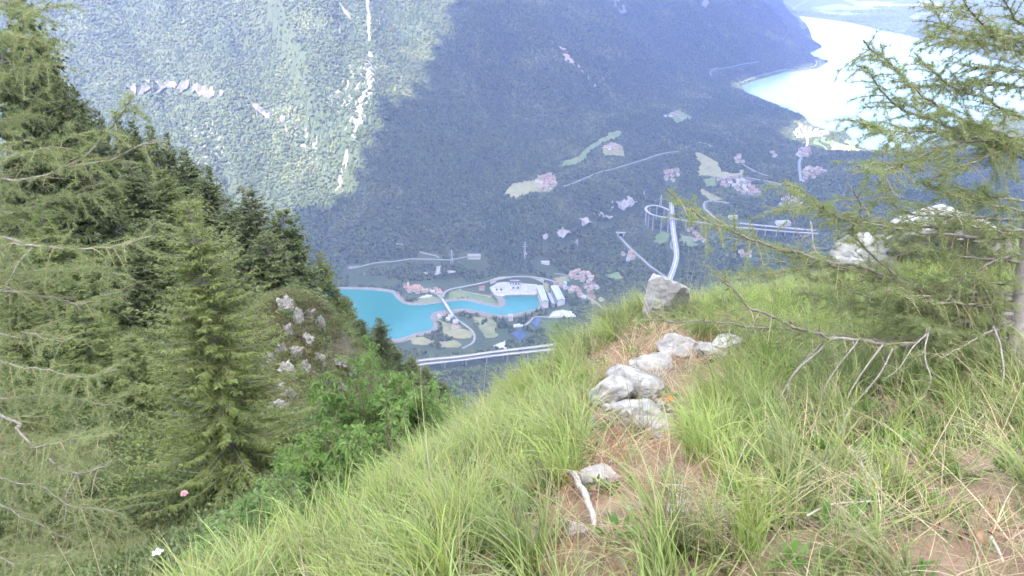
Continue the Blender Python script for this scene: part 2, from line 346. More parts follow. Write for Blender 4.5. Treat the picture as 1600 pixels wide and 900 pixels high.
# meadows
patch('meadow', [(785,303),(800,287),(835,280),(868,272),(876,271),(862,283),(872,292),(858,300),(830,301),(812,312),(798,311)], m_mead, 'pale hay meadow round the terrace village', seed=1)
patch('meadow', [(870,262),(880,252),(905,245),(912,234),(935,218),(955,207),(973,203),(971,213),(945,224),(930,230),(912,250),(900,258)], m_mead2, 'long narrow meadow climbing through the wood above the terrace village', seed=2)
patch('meadow', [(935,232),(955,222),(975,230),(978,244),(945,244)], m_mead, 'meadow round the farmsteads on the upper terrace', seed=3)
patch('meadow', [(1040,180),(1060,172),(1085,186),(1060,194)], m_mead2, 'small green clearing with a few houses on the wooded shoulder', seed=4)
patch('meadow', [(1086,238),(1108,244),(1120,252),(1130,268),(1150,272),(1160,262),(1163,276),(1140,280),(1110,276),(1090,276),(1092,260)], m_mead, 'brown hay field behind the big village on the saddle', seed=5)
patch('meadow', [(1100,280),(1118,278),(1122,290),(1104,292)], m_mead2, 'green paddock beside the big village on the saddle', seed=6)
patch('meadow', [(1090,290),(1105,296),(1130,312),(1112,315),(1092,300)], m_mead, 'strip of dry field below the big village on the saddle', seed=7)
patch('meadow', [(1268,213),(1290,211),(1330,218),(1350,232),(1330,237),(1290,235),(1268,226)], m_mead2, 'sunlit fields behind the lakeside village', seed=8, rag=10, holes=.75)
patch('meadow', [(1296,226),(1335,228),(1349,236),(1318,238),(1296,236)], m_mead, 'sunlit mown field at the edge of the pale lake', seed=9, rag=3)
patch('meadow', [(1018,372),(1035,362),(1050,365),(1046,380),(1026,382)], m_mead2, 'green clearing beside the tall viaduct', seed=10)
patch('meadow', [(1062,365),(1085,372),(1092,384),(1072,388),(1060,378)], m_mead2, 'rough green ground on the far side of the tall viaduct', seed=11)
patch('meadow', [(685,500),(705,505),(722,512),(740,520),(738,530),(712,530),(690,526),(690,512)], m_mead, 'dry meadow beside the road on the peninsula', seed=12, rag=4)
patch('meadow', [(733,487),(765,491),(778,505),(776,528),(758,530),(748,515),(736,500)], m_mead, 'brown meadow in the middle of the peninsula', seed=13, rag=5, holes=.8)
patch('meadow', [(640,528),(662,527),(680,534),(668,541),(645,540)], m_mead, 'small mown field at the tip of the peninsula', seed=14, rag=4)
patch('meadow', [(684,534),(712,531),(722,538),(718,544),(690,544)], m_mead, 'mown field above the motorway on the peninsula', seed=15, rag=4)
patch('meadow', [(668,522),(675,508),(683,503),(686,512),(678,520)], m_mead, 'grassy shore strip of the peninsula', seed=16, rag=3)
patch('meadow', [(700,457),(716,452),(745,460),(776,464),(788,466),(788,477),(775,478),(750,472),(725,467),(700,470)], m_mead2, 'grass between the canal road and the lake bank', seed=17, rag=2)
patch('meadow', [(640,472),(675,463),(692,466),(690,471),(660,474.5)], m_mead2, 'grass below the lake village', seed=18, rag=2)
patch('meadow', [(862,436),(885,432),(896,440),(880,445)], m_mead2, 'green field between the hamlet and the wood', seed=19, rag=3)
patch('meadow', [(940,430),(965,425),(978,434),(960,440)], m_mead2, 'green garden plots beyond the hamlet', seed=20, rag=4)
patch('meadow', [(846,443),(856,441),(860,452),(858,462),(851,456)], m_mead, 'brown earth bank behind the switchyard', seed=21, rag=1)
patch('meadow', [(1265,12),(1340,2),(1440,18),(1440,34),(1380,36),(1320,28),(1262,22)], m_mead2, 'patchwork of fields on the plain beyond the pale lake', seed=22, rag=20, holes=.7, hs=120, cell=16, clear=False)
patch('meadow', [(1300,-10),(1420,-4),(1600,20),(1600,40),(1450,24),(1330,8)], m_mead, 'hazy pale fields far out on the plain', seed=23, rag=20, holes=.8, hs=160, cell=20, clear=False)
# scree and rock
patch('scree', [(570,-8),(577,-8),(580,30),(579,64),(575,66),(572,20)], m_scree, 'narrow white scree chute at the top of the sunlit slope', rag=3, seed=31, relief=1.0, cell=3.0)
patch('scree', [(527,-5),(533,5),(545,22),(552,34),(546,30),(532,12)], m_scree, 'thin scree streak beside the white chute', rag=2.5, seed=32, cell=3.0)
patch('scree', [(577,64),(583,94),(589,112),(584,135),(578,155),(571,170),(565,190),(560,214),(551,224),(546,214),(553,190),(556,165),(562,140),(571,110)], m_scree, 'long white scree gully in the middle of the sunlit slope', rag=8, seed=33, holes=.8, hs=8, relief=1.0, cell=3.0)
patch('scree', [(545,95),(560,120),(560,150),(558,180),(550,200),(535,190),(515,172),(500,145),(515,135),(535,130)], m_scree, 'speckled scree with scrub beside the white gully', rag=14, seed=34, holes=1.36, hs=5, relief=1.0, cell=2.5)
for k_, st_ in enumerate([[(578,98),(566,122),(556,150),(553,150),(562,120)],[(576,100),(556,118),(540,140),(537,139),(552,116)],[(560,150),(545,160),(528,168),(527,166),(542,157)],[(558,175),(548,192),(540,205),(537,204),(546,188)],[(553,110),(540,98),(534,92),(533,94),(541,103)]]):
    patch('scree', st_, m_scree, ['upper side streak falling left of the white gully', 'long side streak fanning left of the white gully', 'short side streak near the middle of the gully', 'lowest side streak of the white gully', 'faint streak above the speckled scree'][k_], rag=3, seed=70+k_, holes=.9, hs=6, cell=2.5)
patch('scree', [(588,110),(596,130),(590,165),(572,190),(566,180),(578,150)], m_scree, 'speckled scree on the shaded side of the gully', rag=8, seed=39, holes=1.36, hs=5, cell=2.5)
patch('scree', [(546,225),(548,240),(540,265),(530,300),(520,312),(524,290),(536,258),(540,235)], m_scree, 'thin tail of the scree gully at the shadow edge', rag=4, seed=35, holes=.6, hs=9, cell=2.5)
patch('scree', [(285,205),(330,185),(350,210),(365,250),(345,275),(310,262),(300,230)], m_scree, 'patchy pale scree among trees beside the spur', rag=14, seed=36, holes=1.33, hs=6, cell=2.5)
patch('scree', [(440,195),(485,185),(510,215),(480,245),(450,225)], m_scree, 'faint scree below the rock band', rag=10, seed=37, holes=1.36, hs=6, cell=2.5)
patch('scree', [(868,62),(885,72),(900,92),(930,130),(940,150),(925,142),(900,112),(880,92)], mat('reddish scree', (.20,.155,.14), (.30,.24,.21), .1), 'reddish bare streak on the shaded slope', rag=8, seed=38, holes=1.1, hs=14, cell=3.0)
patch('rock_band', [(190,140),(215,132),(250,130),(262,138),(245,150),(215,152)], m_cliff_shade, 'grey rock band high on the sunlit slope', rag=4, seed=41, relief=7, holes=.6, hs=25, lift=4)
patch('rock_band', [(252,128),(290,130),(330,140),(352,146),(350,155),(325,156),(295,148),(262,140)], m_cliff_shade, 'pale middle of the rock band on the sunlit slope', rag=4, seed=42, relief=7, holes=.6, hs=25, lift=4)
patch('rock_band', [(384,152),(400,165),(430,178),(448,186),(444,196),(420,188),(395,172)], m_cliff_shade, 'lower end of the rock band on the sunlit slope', rag=4, seed=43, relief=7, holes=.6, hs=25, lift=4)
patch('rock_band', [(945,-6),(962,-4),(978,12),(990,26),(975,22),(958,8)], m_scree, 'pale cliff at the top of the hazy slope', rag=8, seed=44, relief=5, holes=.8, hs=25, lift=4)
patch('rock_band', [(1093,-4),(1108,2),(1104,14),(1096,16),(1098,6)], m_scree, 'small pale cliff high on the hazy slope', rag=6, seed=45, holes=.85, hs=20, lift=4)
patch('cliff', [(985,322),(1008,304),(1006,316),(995,326),(980,330)], m_cliff2, 'pale cliff below the terrace next to the looping ramp', rag=4, seed=46, relief=8, holes=0.77, hs=25, lift=10, front=4)
patch('cliff', [(934,348),(950,325),(985,308),(992,322),(968,340),(945,355)], m_cliff2, 'long middle stretch of the cliff below the terrace', rag=4, seed=47, relief=9, holes=0.72, hs=25, lift=10, front=4)
patch('cliff', [(864,372),(886,350),(930,338),(942,348),(912,364),(880,378)], m_cliff2, 'streaked cliff under the terrace wood', rag=4, seed=48, relief=9, holes=0.87, hs=22, lift=10, front=4)
patch('cliff', [(842,378),(860,366),(872,366),(866,376),(848,382)], m_cliff2, 'small end of the cliff under the terrace wood', rag=4, seed=49, relief=7, holes=0.82, hs=20, lift=10, front=4)
patch('cliff', [(770,420),(782,404),(810,400),(826,404),(820,418),(795,424)], m_cliff2, 'broken crags above the switchyard', rag=4, seed=50, relief=9, holes=0.97, hs=20, lift=10, front=4)
patch('cliff', [(660,432),(690,424),(715,430),(708,438),(675,438)], m_cliff2, 'broken crags above the lake village', rag=4, seed=51, relief=7, holes=1.07, hs=18, lift=10, front=4)
patch('cliff', [(895,385),(912,372),(918,384),(905,392)], m_cliff2, 'lone crag above the hamlet', rag=4, seed=52, relief=7, holes=0.92, hs=18, lift=10, front=4)
# gravel yards
patch('gravel_yard', [(769,541),(790,531),(792,545),(780,547)], m_gravel, 'pale gravel yard beside the motorway', rag=2, seed=61)
patch('gravel_yard', [(855,498),(862,488),(880,484),(895,487),(905,496),(880,497)], m_gravel, 'white gravel yard behind the grass crest', rag=2, seed=62)
patch('gravel_yard', [(652,466),(668,460),(678,462),(672,467),(656,468)], m_gravel, 'pale car park by the lake village', rag=1, seed=63)
patch('gravel_yard', [(800,508),(812,505),(822,509),(812,513),(800,513)], m_gravel, 'light gravel lot at the road end on the peninsula', rag=1.5, seed=64)

# --- banks round the near lake
def ribbon(P, w, zoff=0.0, follow=True, step=10.0):
    P = resample(P, step); T = np.gradient(P[:, :2], axis=0); T /= np.linalg.norm(T, axis=1)[:, None]+1e-9; Nn = np.stack([-T[:, 1], T[:, 0]], -1)
    A = P.copy(); B = P.copy(); A[:, :2] += Nn*w/2; B[:, :2] -= Nn*w/2
    if follow: z = np.maximum(np.maximum(hz(A[:, 0], A[:, 1]), hz(B[:, 0], B[:, 1])), hz(P[:, 0], P[:, 1]))+zoff; z = np.convolve(np.pad(z, 2, 'edge'), np.ones(5)/5, 'valid')+.4; A[:, 2] = B[:, 2] = P[:, 2] = z
    return P, A, B
def strip_mesh(name, rows, m):
    n = len(rows[0]); V = np.concatenate(rows); F = []
    for r in range(len(rows)-1):
        i = np.arange(n-1); F.append(np.stack([r*n+i, r*n+i+1, (r+1)*n+i+1, (r+1)*n+i], -1))
    return mesh(name, V, np.concatenate(F), m, False)
def mark(P, r):
    lo = P.min(0); hi = P.max(0); s = sub(lo, hi, r+10); OPEN[s] |= seg_dist(MCX[s], MCY[s], P)[0] < r
Lc = np.vstack([lake1, lake1[:1]]); T = np.gradient(Lc[:, :2], axis=0); T /= np.linalg.norm(T, axis=1)[:, None]; Nn = np.stack([T[:, 1], -T[:, 0]], -1)
if in_poly(*(lake1[3, :2]+Nn[3]*2), lake1): Nn = -Nn
rows = []
for off, dz in ((-1.0, -.6), (3.5, 1.6), (7.5, 2.2), (12.0, 2.0), (20.0, -.8)):
    q = Lc.copy(); q[:, :2] += Nn*off; q[:, 2] = Z1+dz; rows.append(q)
obj('lake_bank', strip_mesh('lake_bank', rows, m_bank), kind='structure', label='sloping stone bank round the turquoise lake')

def road(px, w, label, name='road', m=None, zoff=1.6, world=None, clear=9.0):
    w = w*.78
    P = spline(GP(px) if world is None else world, 8); mark(P, w/2+clear)
    P, A, B = ribbon(P, w, zoff); A2 = A.copy(); B2 = B.copy(); A2[:, 2] -= 3; B2[:, 2] -= 3
    return obj(name, strip_mesh(name, [A2, A, B, B2], m or m_road), kind='structure', label=label)
road([(691,467),(678,458),(668,456)], 7, 'short road from the bridge into the lake village')
road([(691,466),(695,458),(703,453),(720,450),(745,445),(768,440),(800,434),(830,434),(850,437),(862,440),(880,446),(905,458),(925,470),(945,484)], 9, 'main valley road curving above the switchyard')
road([(718,452),(722,456),(745,460),(765,464)], 5, 'service lane towards the switchyard')
road([(706,490),(716,501),(730,511),(740,521),(741,532),(735,539),(722,545)], 7, 'road curving across the peninsula')
road([(805,512),(818,510),(828,503),(835,497),(848,496),(865,496),(885,494)], 6, 'light lane winding past the blue panels')
road([(866,428),(880,430),(893,434),(905,437)], 5, 'lane through the upper hamlet')
road([(544,420),(552,421),(600,410),(640,406),(670,406),(700,407),(720,404),(735,401)], 5, 'forest road crossing the lower slope', clear=7)
road([(555,421),(545,419),(549,417),(562,417)], 5, 'hairpin of the forest road', clear=6)
road([(656,394),(668,398),(681,400),(686,405)], 5, 'forest track above the white building', clear=7)
road([(619,382),(624,380),(630,384)], 4, 'bend of a forest track high on the slope', clear=6)
road([(880,292),(900,285),(930,272),(960,264),(1000,252),(1030,242),(1060,237)], 5, 'forest road running from the terrace village towards the saddle', clear=7)
road([(1108,110),(1120,107),(1140,106),(1160,101),(1186,97)], 7, 'pale hillside track above the pale lake', clear=9)
road([(1112,120),(1110,113),(1120,108)], 6, 'hairpin of the hillside track', clear=6)
road([(1152,131),(1185,119),(1220,111),(1255,109),(1272,104),(1276,96),(1268,90)], 8, 'shore road along the pale lake', clear=8)
road([(1247,22),(1240,14),(1252,6),(1270,-2)], 10, 'road rounding the head of the pale lake', clear=8)
road([(1275,22),(1330,10),(1400,2),(1450,-6)], 14, 'straight road out across the far plain', clear=6)
road([(1251,284),(1250,270),(1249,255),(1253,243),(1257,236),(1262,222),(1258,212)], 11, 'white road climbing straight into the lakeside village', clear=7)
road([(1160,257),(1175,266),(1190,272),(1200,275)], 6, 'lane leaving the upper farms on the saddle')
road([(1165,278),(1185,281),(1205,285),(1226,289)], 8, 'road leaving the big village on the saddle')
road([(1090,222),(1105,226),(1112,230)], 5, 'short track in the wood above the big village')
road([(968,370),(980,384),(1000,403),(1020,420),(1043,436)], 9, 'straight motorway branch running down from the tunnel mouth', name='road', clear=8)
road([(1051,375),(1048,382),(1049,388),(1054,394)], 6, 'slip lane hugging the tall viaduct', clear=6)
road([(1102,330),(1100,320),(1106,315),(1125,316),(1140,318)], 9, 'hairpin of the saddle road')
road([(1102,328),(1115,340),(1130,350),(1142,358)], 9, 'saddle road running down from the hairpin')
# ------------------------------------------------------------------ viaducts and the bridge: decks on piers
def viaduct(name, label, P, w, piers=30.0, clear=12.0, cat='viaduct', thick=2.2, pw=2.6, lanes=True, rails=True):
    P = resample(spline(P, 8), 8.0); mark(P, w/2+clear); T = np.gradient(P[:, :2], axis=0); T /= np.linalg.norm(T, axis=1)[:, None]; Nn = np.stack([-T[:, 1], T[:, 0]], -1)
    root = obj(name, None, loc=(*P[0, :2], hz(P[0, 0], P[0, 1])), label=label, cat=cat); o0 = np.array(root.location)
    def off(s, dz): q = P.copy(); q[:, :2] += Nn*s; q[:, 2] += dz; return q-o0
    obj('deck', strip_mesh('deck', [off(-w/2+2, -thick), off(-w/2, -.6), off(-w/2, 0), off(w/2, 0), off(w/2, -.6), off(w/2-2, -thick), off(-w/2+2, -thick)], m_conc), root)
    obj('roadway', strip_mesh('roadway', [off(-w/2+.9, .05), off(w/2-.9, .05)], m_road), root)
    if rails:
        for s in (-1, 1): obj('parapet', strip_mesh('parapet', [off(s*(w/2-.35), 0), off(s*(w/2-.35), 1.1), off(s*(w/2-.01), 1.1), off(s*(w/2-.01), 0)], m_conc), root)
    if lanes: obj('centre_line', strip_mesh('centre_line', [off(-.35, .1), off(.35, .1)], m_white), root)
    n = max(2, int(np.linalg.norm(np.diff(P, axis=0), axis=1).sum()/piers))
    for k in np.linspace(.5/n, 1-.5/n, n):
        i = int(k*(len(P)-1)); g = hz(P[i, 0], P[i, 1])-4; h = P[i, 2]-thick-g
        if h < 3: continue
        mb = MB(); a = math.atan2(T[i, 1], T[i, 0]); mb.box((P[i, 0]-o0[0], P[i, 1]-o0[1], g+h/2-o0[2]), (pw, w*.4, h), a); mb.box((P[i, 0]-o0[0], P[i, 1]-o0[1], P[i, 2]-thick-.7-o0[2]), (pw+.3, w*.72, 1.5), a)
        obj('pier', mb.mesh('pier', m_conc), root)
    return root
def lifted(px, h):
    P = GP(px); P[:, 2] = np.linspace(P[0, 2], P[-1, 2], len(P)); return P+[0, 0, h]
def deck_at(px, zs):                                   # deck given by pixel and height of the road surface
    return np.array([at_z(a, b, np.float64(z)) for (a, b), z in zip(px, zs)])
viaduct('road_bridge', 'white road bridge crossing the neck of the turquoise lake', deck_at([(690.5,466.5),(697,476),(703,486),(707,491)], [Z1+5]*4), 9, 28, cat='bridge')
viaduct('motorway_viaduct', 'upper carriageway of the motorway viaduct in front of the peninsula', deck_at([(640,566),(668,562),(720,557),(770,550),(812,545),(870,538)], [-930]*6), 11, 45)
viaduct('motorway_viaduct', 'lower carriageway of the motorway viaduct in front of the peninsula', deck_at([(645,571),(672,567.5),(720,562.5),(770,556),(815,551),(872,545)], [-934]*6), 11, 45)
tall = deck_at([(1049,316),(1050,335),(1051,352),(1054,375),(1057,398),(1054,415),(1048,432),(1043,445),(1036,462)], [-850,-851,-853,-856,-862,-868,-874,-880,-888])
viaduct('motorway_viaduct', 'tall motorway viaduct coming straight down the middle of the valley', tall, 15, 55)
loop = deck_at([(1047,329),(1036,324),(1024,321),(1013,322),(1009,326),(1013,332),(1025,337),(1048,341),(1075,345),(1105,349),(1140,354),(1185,358),(1230,362),(1280,365)], [-848,-850,-851,-851,-851,-850,-848,-844,-842,-841,-842,-844,-846,-848])
viaduct('ramp_viaduct', 'looping ramp viaduct passing over the tall motorway viaduct', loop, 9, 26)
viaduct('motorway_viaduct', 'motorway stretch running behind the larch boughs', deck_at([(1120,350),(1150,353),(1200,358),(1250,363),(1290,366)], [-852]*5)+[0, 40, -4], 11, 60)

# tunnel mouth at the top of the straight motorway branch
p = G(970., 369.); t = obj('tunnel_portal', None, loc=p, label='concrete tunnel mouth at the head of the straight motorway branch', cat='tunnel portal')
mb = MB(); mb.box((-9, 0, 4), (6, 8, 12)); mb.box((9, 0, 4), (6, 8, 12)); mb.box((0, 0, 11.5), (30, 8.4, 3.4)); obj('portal_wall', mb.mesh('portal_wall', m_conc), t)
mb = MB(); mb.box((0, 3, 3), (12, 1, 13)); obj('tunnel_dark_panel', mb.mesh('tunnel_dark_panel', mat('painted tunnel darkness', (.012,.012,.013))), t)  # near-black slab fills the mouth; the unlit tunnel inside is painted on

# ------------------------------------------------------------------ houses
m_wall = [mat('lime plaster', (.33,.315,.28), (.42,.40,.365), .3, rand=.12), mat('cream plaster', (.38,.33,.25), (.45,.40,.32), .3, rand=.12), mat('white plaster', (.42,.41,.39), (.50,.49,.47), .3)]
m_roof = [mat('clay tile roof', (.19,.105,.070), (.26,.155,.11), .6, rand=.2, bump=.1), mat('faded tile roof', (.22,.15,.115), (.29,.205,.165), .6, rand=.2), mat('grey roof', (.22,.22,.23), (.30,.30,.31), .4, rand=.2)]
m_pane = mat('dark window', (.03,.035,.04), rough=.2)
def house_mesh(L, W, H, R, wi, ri, wins=True):
    mb = MB(); x, y = L/2, W/2
    mb.add([[-x,-y,-6],[x,-y,-6],[x,y,-6],[-x,y,-6],[-x,-y,H],[x,-y,H],[x,y,H],[-x,y,H]], [[0,1,5,4],[1,2,6,5],[2,3,7,6],[3,0,4,7]])
    mb.add([[-x,-y,H],[-x,y,H],[-x,0,H+R],[x,-y,H],[x,y,H],[x,0,H+R]], [[0,1,2],[4,3,5]])
    e = .7; k = R/y; a, b = x+e, y+e
    mb.add([[-a,-b,H-e*k+.15],[a,-b,H-e*k+.15],[a,0,H+R+.15],[-a,0,H+R+.15],[-a,b,H-e*k+.15],[a,b,H-e*k+.15]], [[0,1,2,3],[5,4,3,2]], 1)
    mb.box((x*.4, y*.3, H+R), (.9, .9, 1.8), 0, 0)
    if wins:
        for fl in range(int(H//3)):
            for sx in np.arange(-x+2, x-1, 3.2):
                for s in (-1, 1): mb.box((sx, s*(y+.02), fl*3+1.8), (1.1, .12, 1.4), 0, 2)
    return mb.mesh('house', [m_wall[wi], m_roof[ri], m_pane])
HM = [house_mesh(12, 9, 6.2, 2.8, 0, 0), house_mesh(10, 8.5, 6.0, 2.6, 2, 0), house_mesh(16, 9, 6.4, 2.8, 1, 1), house_mesh(14, 10, 7.5, 3.0, 0, 1), house_mesh(11, 9, 5.6, 2.4, 2, 2), house_mesh(22, 10, 6.2, 2.6, 2, 0)]
HPOS = []
HD = ['pale house with a red tiled roof', 'white house with a red tiled roof', 'long cream house with a faded roof', 'tall pale house with a faded roof', 'white house with a grey roof', 'very long white house with a red roof']
def village(area, n, label, group, seed, kinds=(0, 1, 2, 3, 4), gap=15.0, rz=None):
    r = np.random.default_rng(seed); W = GP(area); lo = W.min(0); hi = W.max(0); k = 0; tries = 0
    while k < n and tries < 4000:
        tries += 1; x, y = r.uniform(lo[0], hi[0]), r.uniform(lo[1], hi[1])
        if not in_poly(np.array(x), np.array(y), W): continue
        if any((x-a)**2+(y-b)**2 < gap**2 for a, b in HPOS): continue
        HPOS.append((x, y)); a = (rz if rz is not None else r.choice([.3, .3+math.pi/2, -.2]))+r.normal()*.12
        kd = int(r.choice(kinds)); obj('house', HM[kd], loc=(x, y, hz(x, y)+.3), rz=a, scale=float(r.uniform(.9, 1.2)), label=(HD[kd]+' '+label).replace('roof into', 'roof packed into'), cat='house', group=group); mark(np.array([[x, y], [x+.1, y-14]]), 14); k += 1
village([(836,290),(845,278),(858,274),(868,283),(868,293),(850,299)], 24, 'in the terrace village', 'houses of the terrace village', 1, gap=14)
village([(945,230),(958,226),(970,234),(956,239)], 8, 'on the upper terrace meadow', 'farmhouses on the upper terrace', 2)
village([(1036,182),(1050,175),(1072,182),(1060,190)], 6, 'in the clearing on the wooded shoulder', 'houses in the shoulder clearing', 3)
village([(1122,282),(1138,276),(1162,280),(1172,292),(1186,300),(1182,306),(1160,304),(1150,294),(1128,291)], 50, 'into the big village on the saddle', 'houses of the big village on the saddle', 4, gap=15)
village([(1240,208),(1246,195),(1262,200),(1290,206),(1300,208),(1280,214),(1262,216),(1245,216)], 38, 'of the lakeside village beside the pale lake', 'houses of the lakeside village', 5, gap=20)
village([(1244,246),(1246,234),(1262,232),(1272,238),(1262,244)], 14, 'where the white straight road meets the lakeside village', 'houses at the top of the white road', 6, gap=18)
village([(1253,272),(1260,262),(1280,262),(1293,266),(1280,276),(1266,282),(1254,284)], 18, 'beside the white straight road under the wood', 'houses beside the white road', 7, gap=17)
village([(1147,256),(1150,243),(1160,243),(1160,256)], 6, 'above the lane on the saddle', 'upper farms on the saddle', 8)
village([(1215,320),(1222,308),(1238,308),(1256,320),(1245,326)], 10, 'in the hamlet seen over the larch bough tips', 'houses in the hamlet over the bough tips', 9)
village([(632,455),(634,448),(650,449),(666,453),(665,459),(648,458)], 16, 'of the lake village on the turquoise shore', 'houses of the lake village', 10, kinds=(0, 1, 2, 3, 5), gap=13, rz=-.1)
village([(668,455),(680,453),(690,457),(690,462),(680,459)], 7, 'between the lake village and the bridge', 'houses by the bridge head', 11, gap=12, rz=-.1)
village([(685,496),(690,492),(706,494),(716,505),(706,504),(696,497)], 5, 'beside the road on the peninsula', 'houses on the peninsula', 12, kinds=(1, 4), gap=15)
village([(866,440),(878,440),(905,455),(940,470),(932,476),(905,464),(884,452),(868,446)], 22, 'along the valley road beyond the switchyard', 'houses along the valley road', 13, gap=17)
village([(888,430),(905,424),(930,432),(924,442),(900,438)], 10, 'of the upper hamlet above the valley road', 'houses of the upper hamlet', 14)
village([(912,450),(925,444),(935,452),(925,458)], 5, 'behind the valley road', 'houses behind the valley road', 15)
village([(972,398),(985,394),(992,404),(978,408)], 5, 'below the straight motorway branch', 'houses below the straight motorway branch', 16)
village([(1036,283),(1040,268),(1060,263),(1062,272),(1050,284)], 9, 'in the wood between terrace and saddle', 'houses between terrace and saddle', 17)
village([(1078,360),(1090,366),(1100,378),(1086,376)], 6, 'on the far side of the tall viaduct', 'buildings beyond the tall viaduct', 18)
village([(1204,236),(1216,240),(1214,246),(1205,245)], 3, 'in the wood below the lakeside village', 'lone houses below the lakeside village', 19)
village([(1150,396),(1170,392),(1182,400),(1165,404)], 4, 'low on the saddle under the bough', 'houses low on the saddle', 20)
p = G(713., 513.); obj('house', house_mesh(22, 13, 6.5, 3.2, 2, 0), loc=p+[0, 0, .3], rz=-.35, label='big house with a bright red roof on the peninsula', cat='house'); mark(np.array([p, p+[1, -25, 0]]), 20)
p = G(753., 453.); obj('house', house_mesh(16, 12, 9, 3.2, 1, 0), loc=p+[0, 0, .3], rz=.1, label='tall cream house with a red roof left of the switchyard', cat='house')
p = G(765., 464.); obj('house', house_mesh(13, 9, 4, 2.5, 2, 0), loc=p+[0, 0, .3], rz=.1, label='small red roofed house at the end of the service lane', cat='house')
p = G(741., 402.); obj('house', house_mesh(38, 14, 8, 2.4, 0, 2), loc=p+[0, 0, .3], rz=-.05, label='long pale building standing alone in the wood above the lake', cat='building'); mark(np.array([p-[20, 0, 0], p+[20, -20, 0]]), 24)
p = G(852., 411.); obj('house', house_mesh(24, 9, 5, 2.0, 2, 2), loc=p+[0, 0, .3], rz=0, label='low pale building in a gap in the wood above the switchyard', cat='building'); mark(np.array([p-[14, 0, 0], p+[14, -20, 0]]), 22)
p = G(1223., 351.); obj('house', house_mesh(40, 26, 9, 3.0, 2, 2), loc=p+[0, 0, .3], rz=.1, label='large white hall by the motorway behind the larch boughs', cat='building'); mark(np.array([p-[20, 0, 0], p+[20, -30, 0]]), 30)
p = G(1145., 341.); obj('house', house_mesh(26, 14, 7, 3.0, 2, 2), loc=p+[0, 0, .3], rz=.1, label='white shed beside the hairpin of the saddle road', cat='building'); mark(np.array([p-[20, 0, 0], p+[20, -30, 0]]), 24)
p = G(798., 500.); obj('house', house_mesh(12, 12, 15, 1.0, 2, 2), loc=p+[0, 0, .3], label='square white pump house on the lower canal bank', cat='building'); mark(np.array([p, p+[1, -25, 0]]), 16)
# church of the lake village
p = G(638.5, 452.); ch = obj('church', None, loc=p, rz=-.1, label='small church with a slim white bell tower in the lake village', cat='church')
obj('nave', house_mesh(20, 10, 9, 4, 2, 0), ch, loc=(12, 0, 0)); mb = MB(); mb.box((0, 0, 9), (4.6, 4.6, 26)); obj('bell_tower', mb.mesh('bell_tower', m_wall[2]), ch)
mb = MB(); mb.add([[-2.8,-2.8,22],[2.8,-2.8,22],[2.8,2.8,22],[-2.8,2.8,22],[0,0,28]], [[0,1,4],[1,2,4],[2,3,4],[3,0,4]]); obj('spire', mb.mesh('spire', m_roof[1]), ch); mark(np.array([p, p+[15, -20, 0]]), 20)

# ------------------------------------------------------------------ power station: switchyard, halls, wall, panels
def flat_px(px, z): return np.array([at_z(a, b, np.float64(z)) for a, b in px])
yard = flat_px([(765,449),(778,441.5),(795,439),(818,438.5),(838,443),(843,450),(838,460),(790,460.4),(786,463),(773,461)], Z1+6)
me = mesh('yard', np.vstack([yard, yard-[0, 0, 9]]), [np.array([[i, (i+1) % 10, 10+(i+1) % 10, 10+i] for i in range(10)])], m_conc)
yd = obj('switchyard', None, loc=yard.mean(0), label='wide pale concrete switchyard of the power station on the lake basin', cat='switchyard'); yc = yard.mean(0)
yl = yard-yc; bm = bmesh.new(); bot = [bm.verts.new(v-np.array([0, 0, 9])) for v in yl]; topv = [bm.verts.new(v) for v in yl]; bm.faces.new(topv)
for i in range(10): bm.faces.new([bot[i], bot[(i+1) % 10], topv[(i+1) % 10], topv[i]])
bmesh.ops.recalc_face_normals(bm, faces=bm.faces); me = bpy.data.meshes.new('slab'); bm.to_mesh(me); bm.free(); me.materials.append(mat('pale yard concrete', (.22,.215,.205), (.32,.31,.30), .08, c3=(.20,.195,.19), s3=.05)); obj('slab', me, yd)
mark(np.vstack([yard, yard[:1]]), 20); s = sub(yard.min(0), yard.max(0)); OPEN[s] |= in_poly(MCX[s], MCY[s], yard)
m_steel = mat('galvanised steel', (.35,.36,.37), (.42,.43,.44), .5, rough=.5); m_dark = mat('dark machinery', (.07,.07,.08), (.12,.12,.13), .4)
r = np.random.default_rng(5)
for k, (a, b) in enumerate([(778,447),(790,446),(800,449),(812,446),(822,448),(832,450),(784,454),(797,455),(815,454),(828,455)]):
    q = at_z(a, b, np.float64(Z1+6)); mb = MB()
    for sx in (-5, 5): mb.box((sx, 0, 4.5), (.7, .7, 9))
    mb.box((0, 0, 9.2), (11.5, .6, .7))
    for sx in (-3.2, 0, 3.2): mb.box((sx, 0, 8.1), (.3, .3, 1.6))
    obj('gantry', mb.mesh('gantry', m_steel), loc=q, rz=r.normal()*.03, label='steel line gantry standing on the switchyard', cat='gantry', group='gantries on the switchyard')
for k, (a, b) in enumerate([(802,450.5),(809.5,450.5),(776,453.5),(783,453.5)]):
    q = at_z(a, b, np.float64(Z1+6)); mb = MB(); mb.box((0, 0, 2), (5, 3.5, 4)); mb.box((0, 2.4, 1.8), (4, 1, 3))
    for sx in (-1.5, 0, 1.5): mb.tube([(sx, 0, 4), (sx, 0, 6)], [.35, .15], 6)
    obj('transformer', mb.mesh('transformer', m_dark), loc=q, label='dark transformer on the switchyard concrete', cat='transformer', group='transformers on the switchyard')
q = at_z(804., 443.5, np.float64(Z1+6)); mb = MB(); mb.box((0, 0, 5), (26, 10, 10)); mb.box((0, 0, 10.4), (27.5, 11.5, .8), 0, 1); t = obj('portal_building', None, loc=q, label='dark flat roofed building at the back of the switchyard', cat='building')
obj('wall', mb.mesh('wall', [m_dark, m_asph]), t)
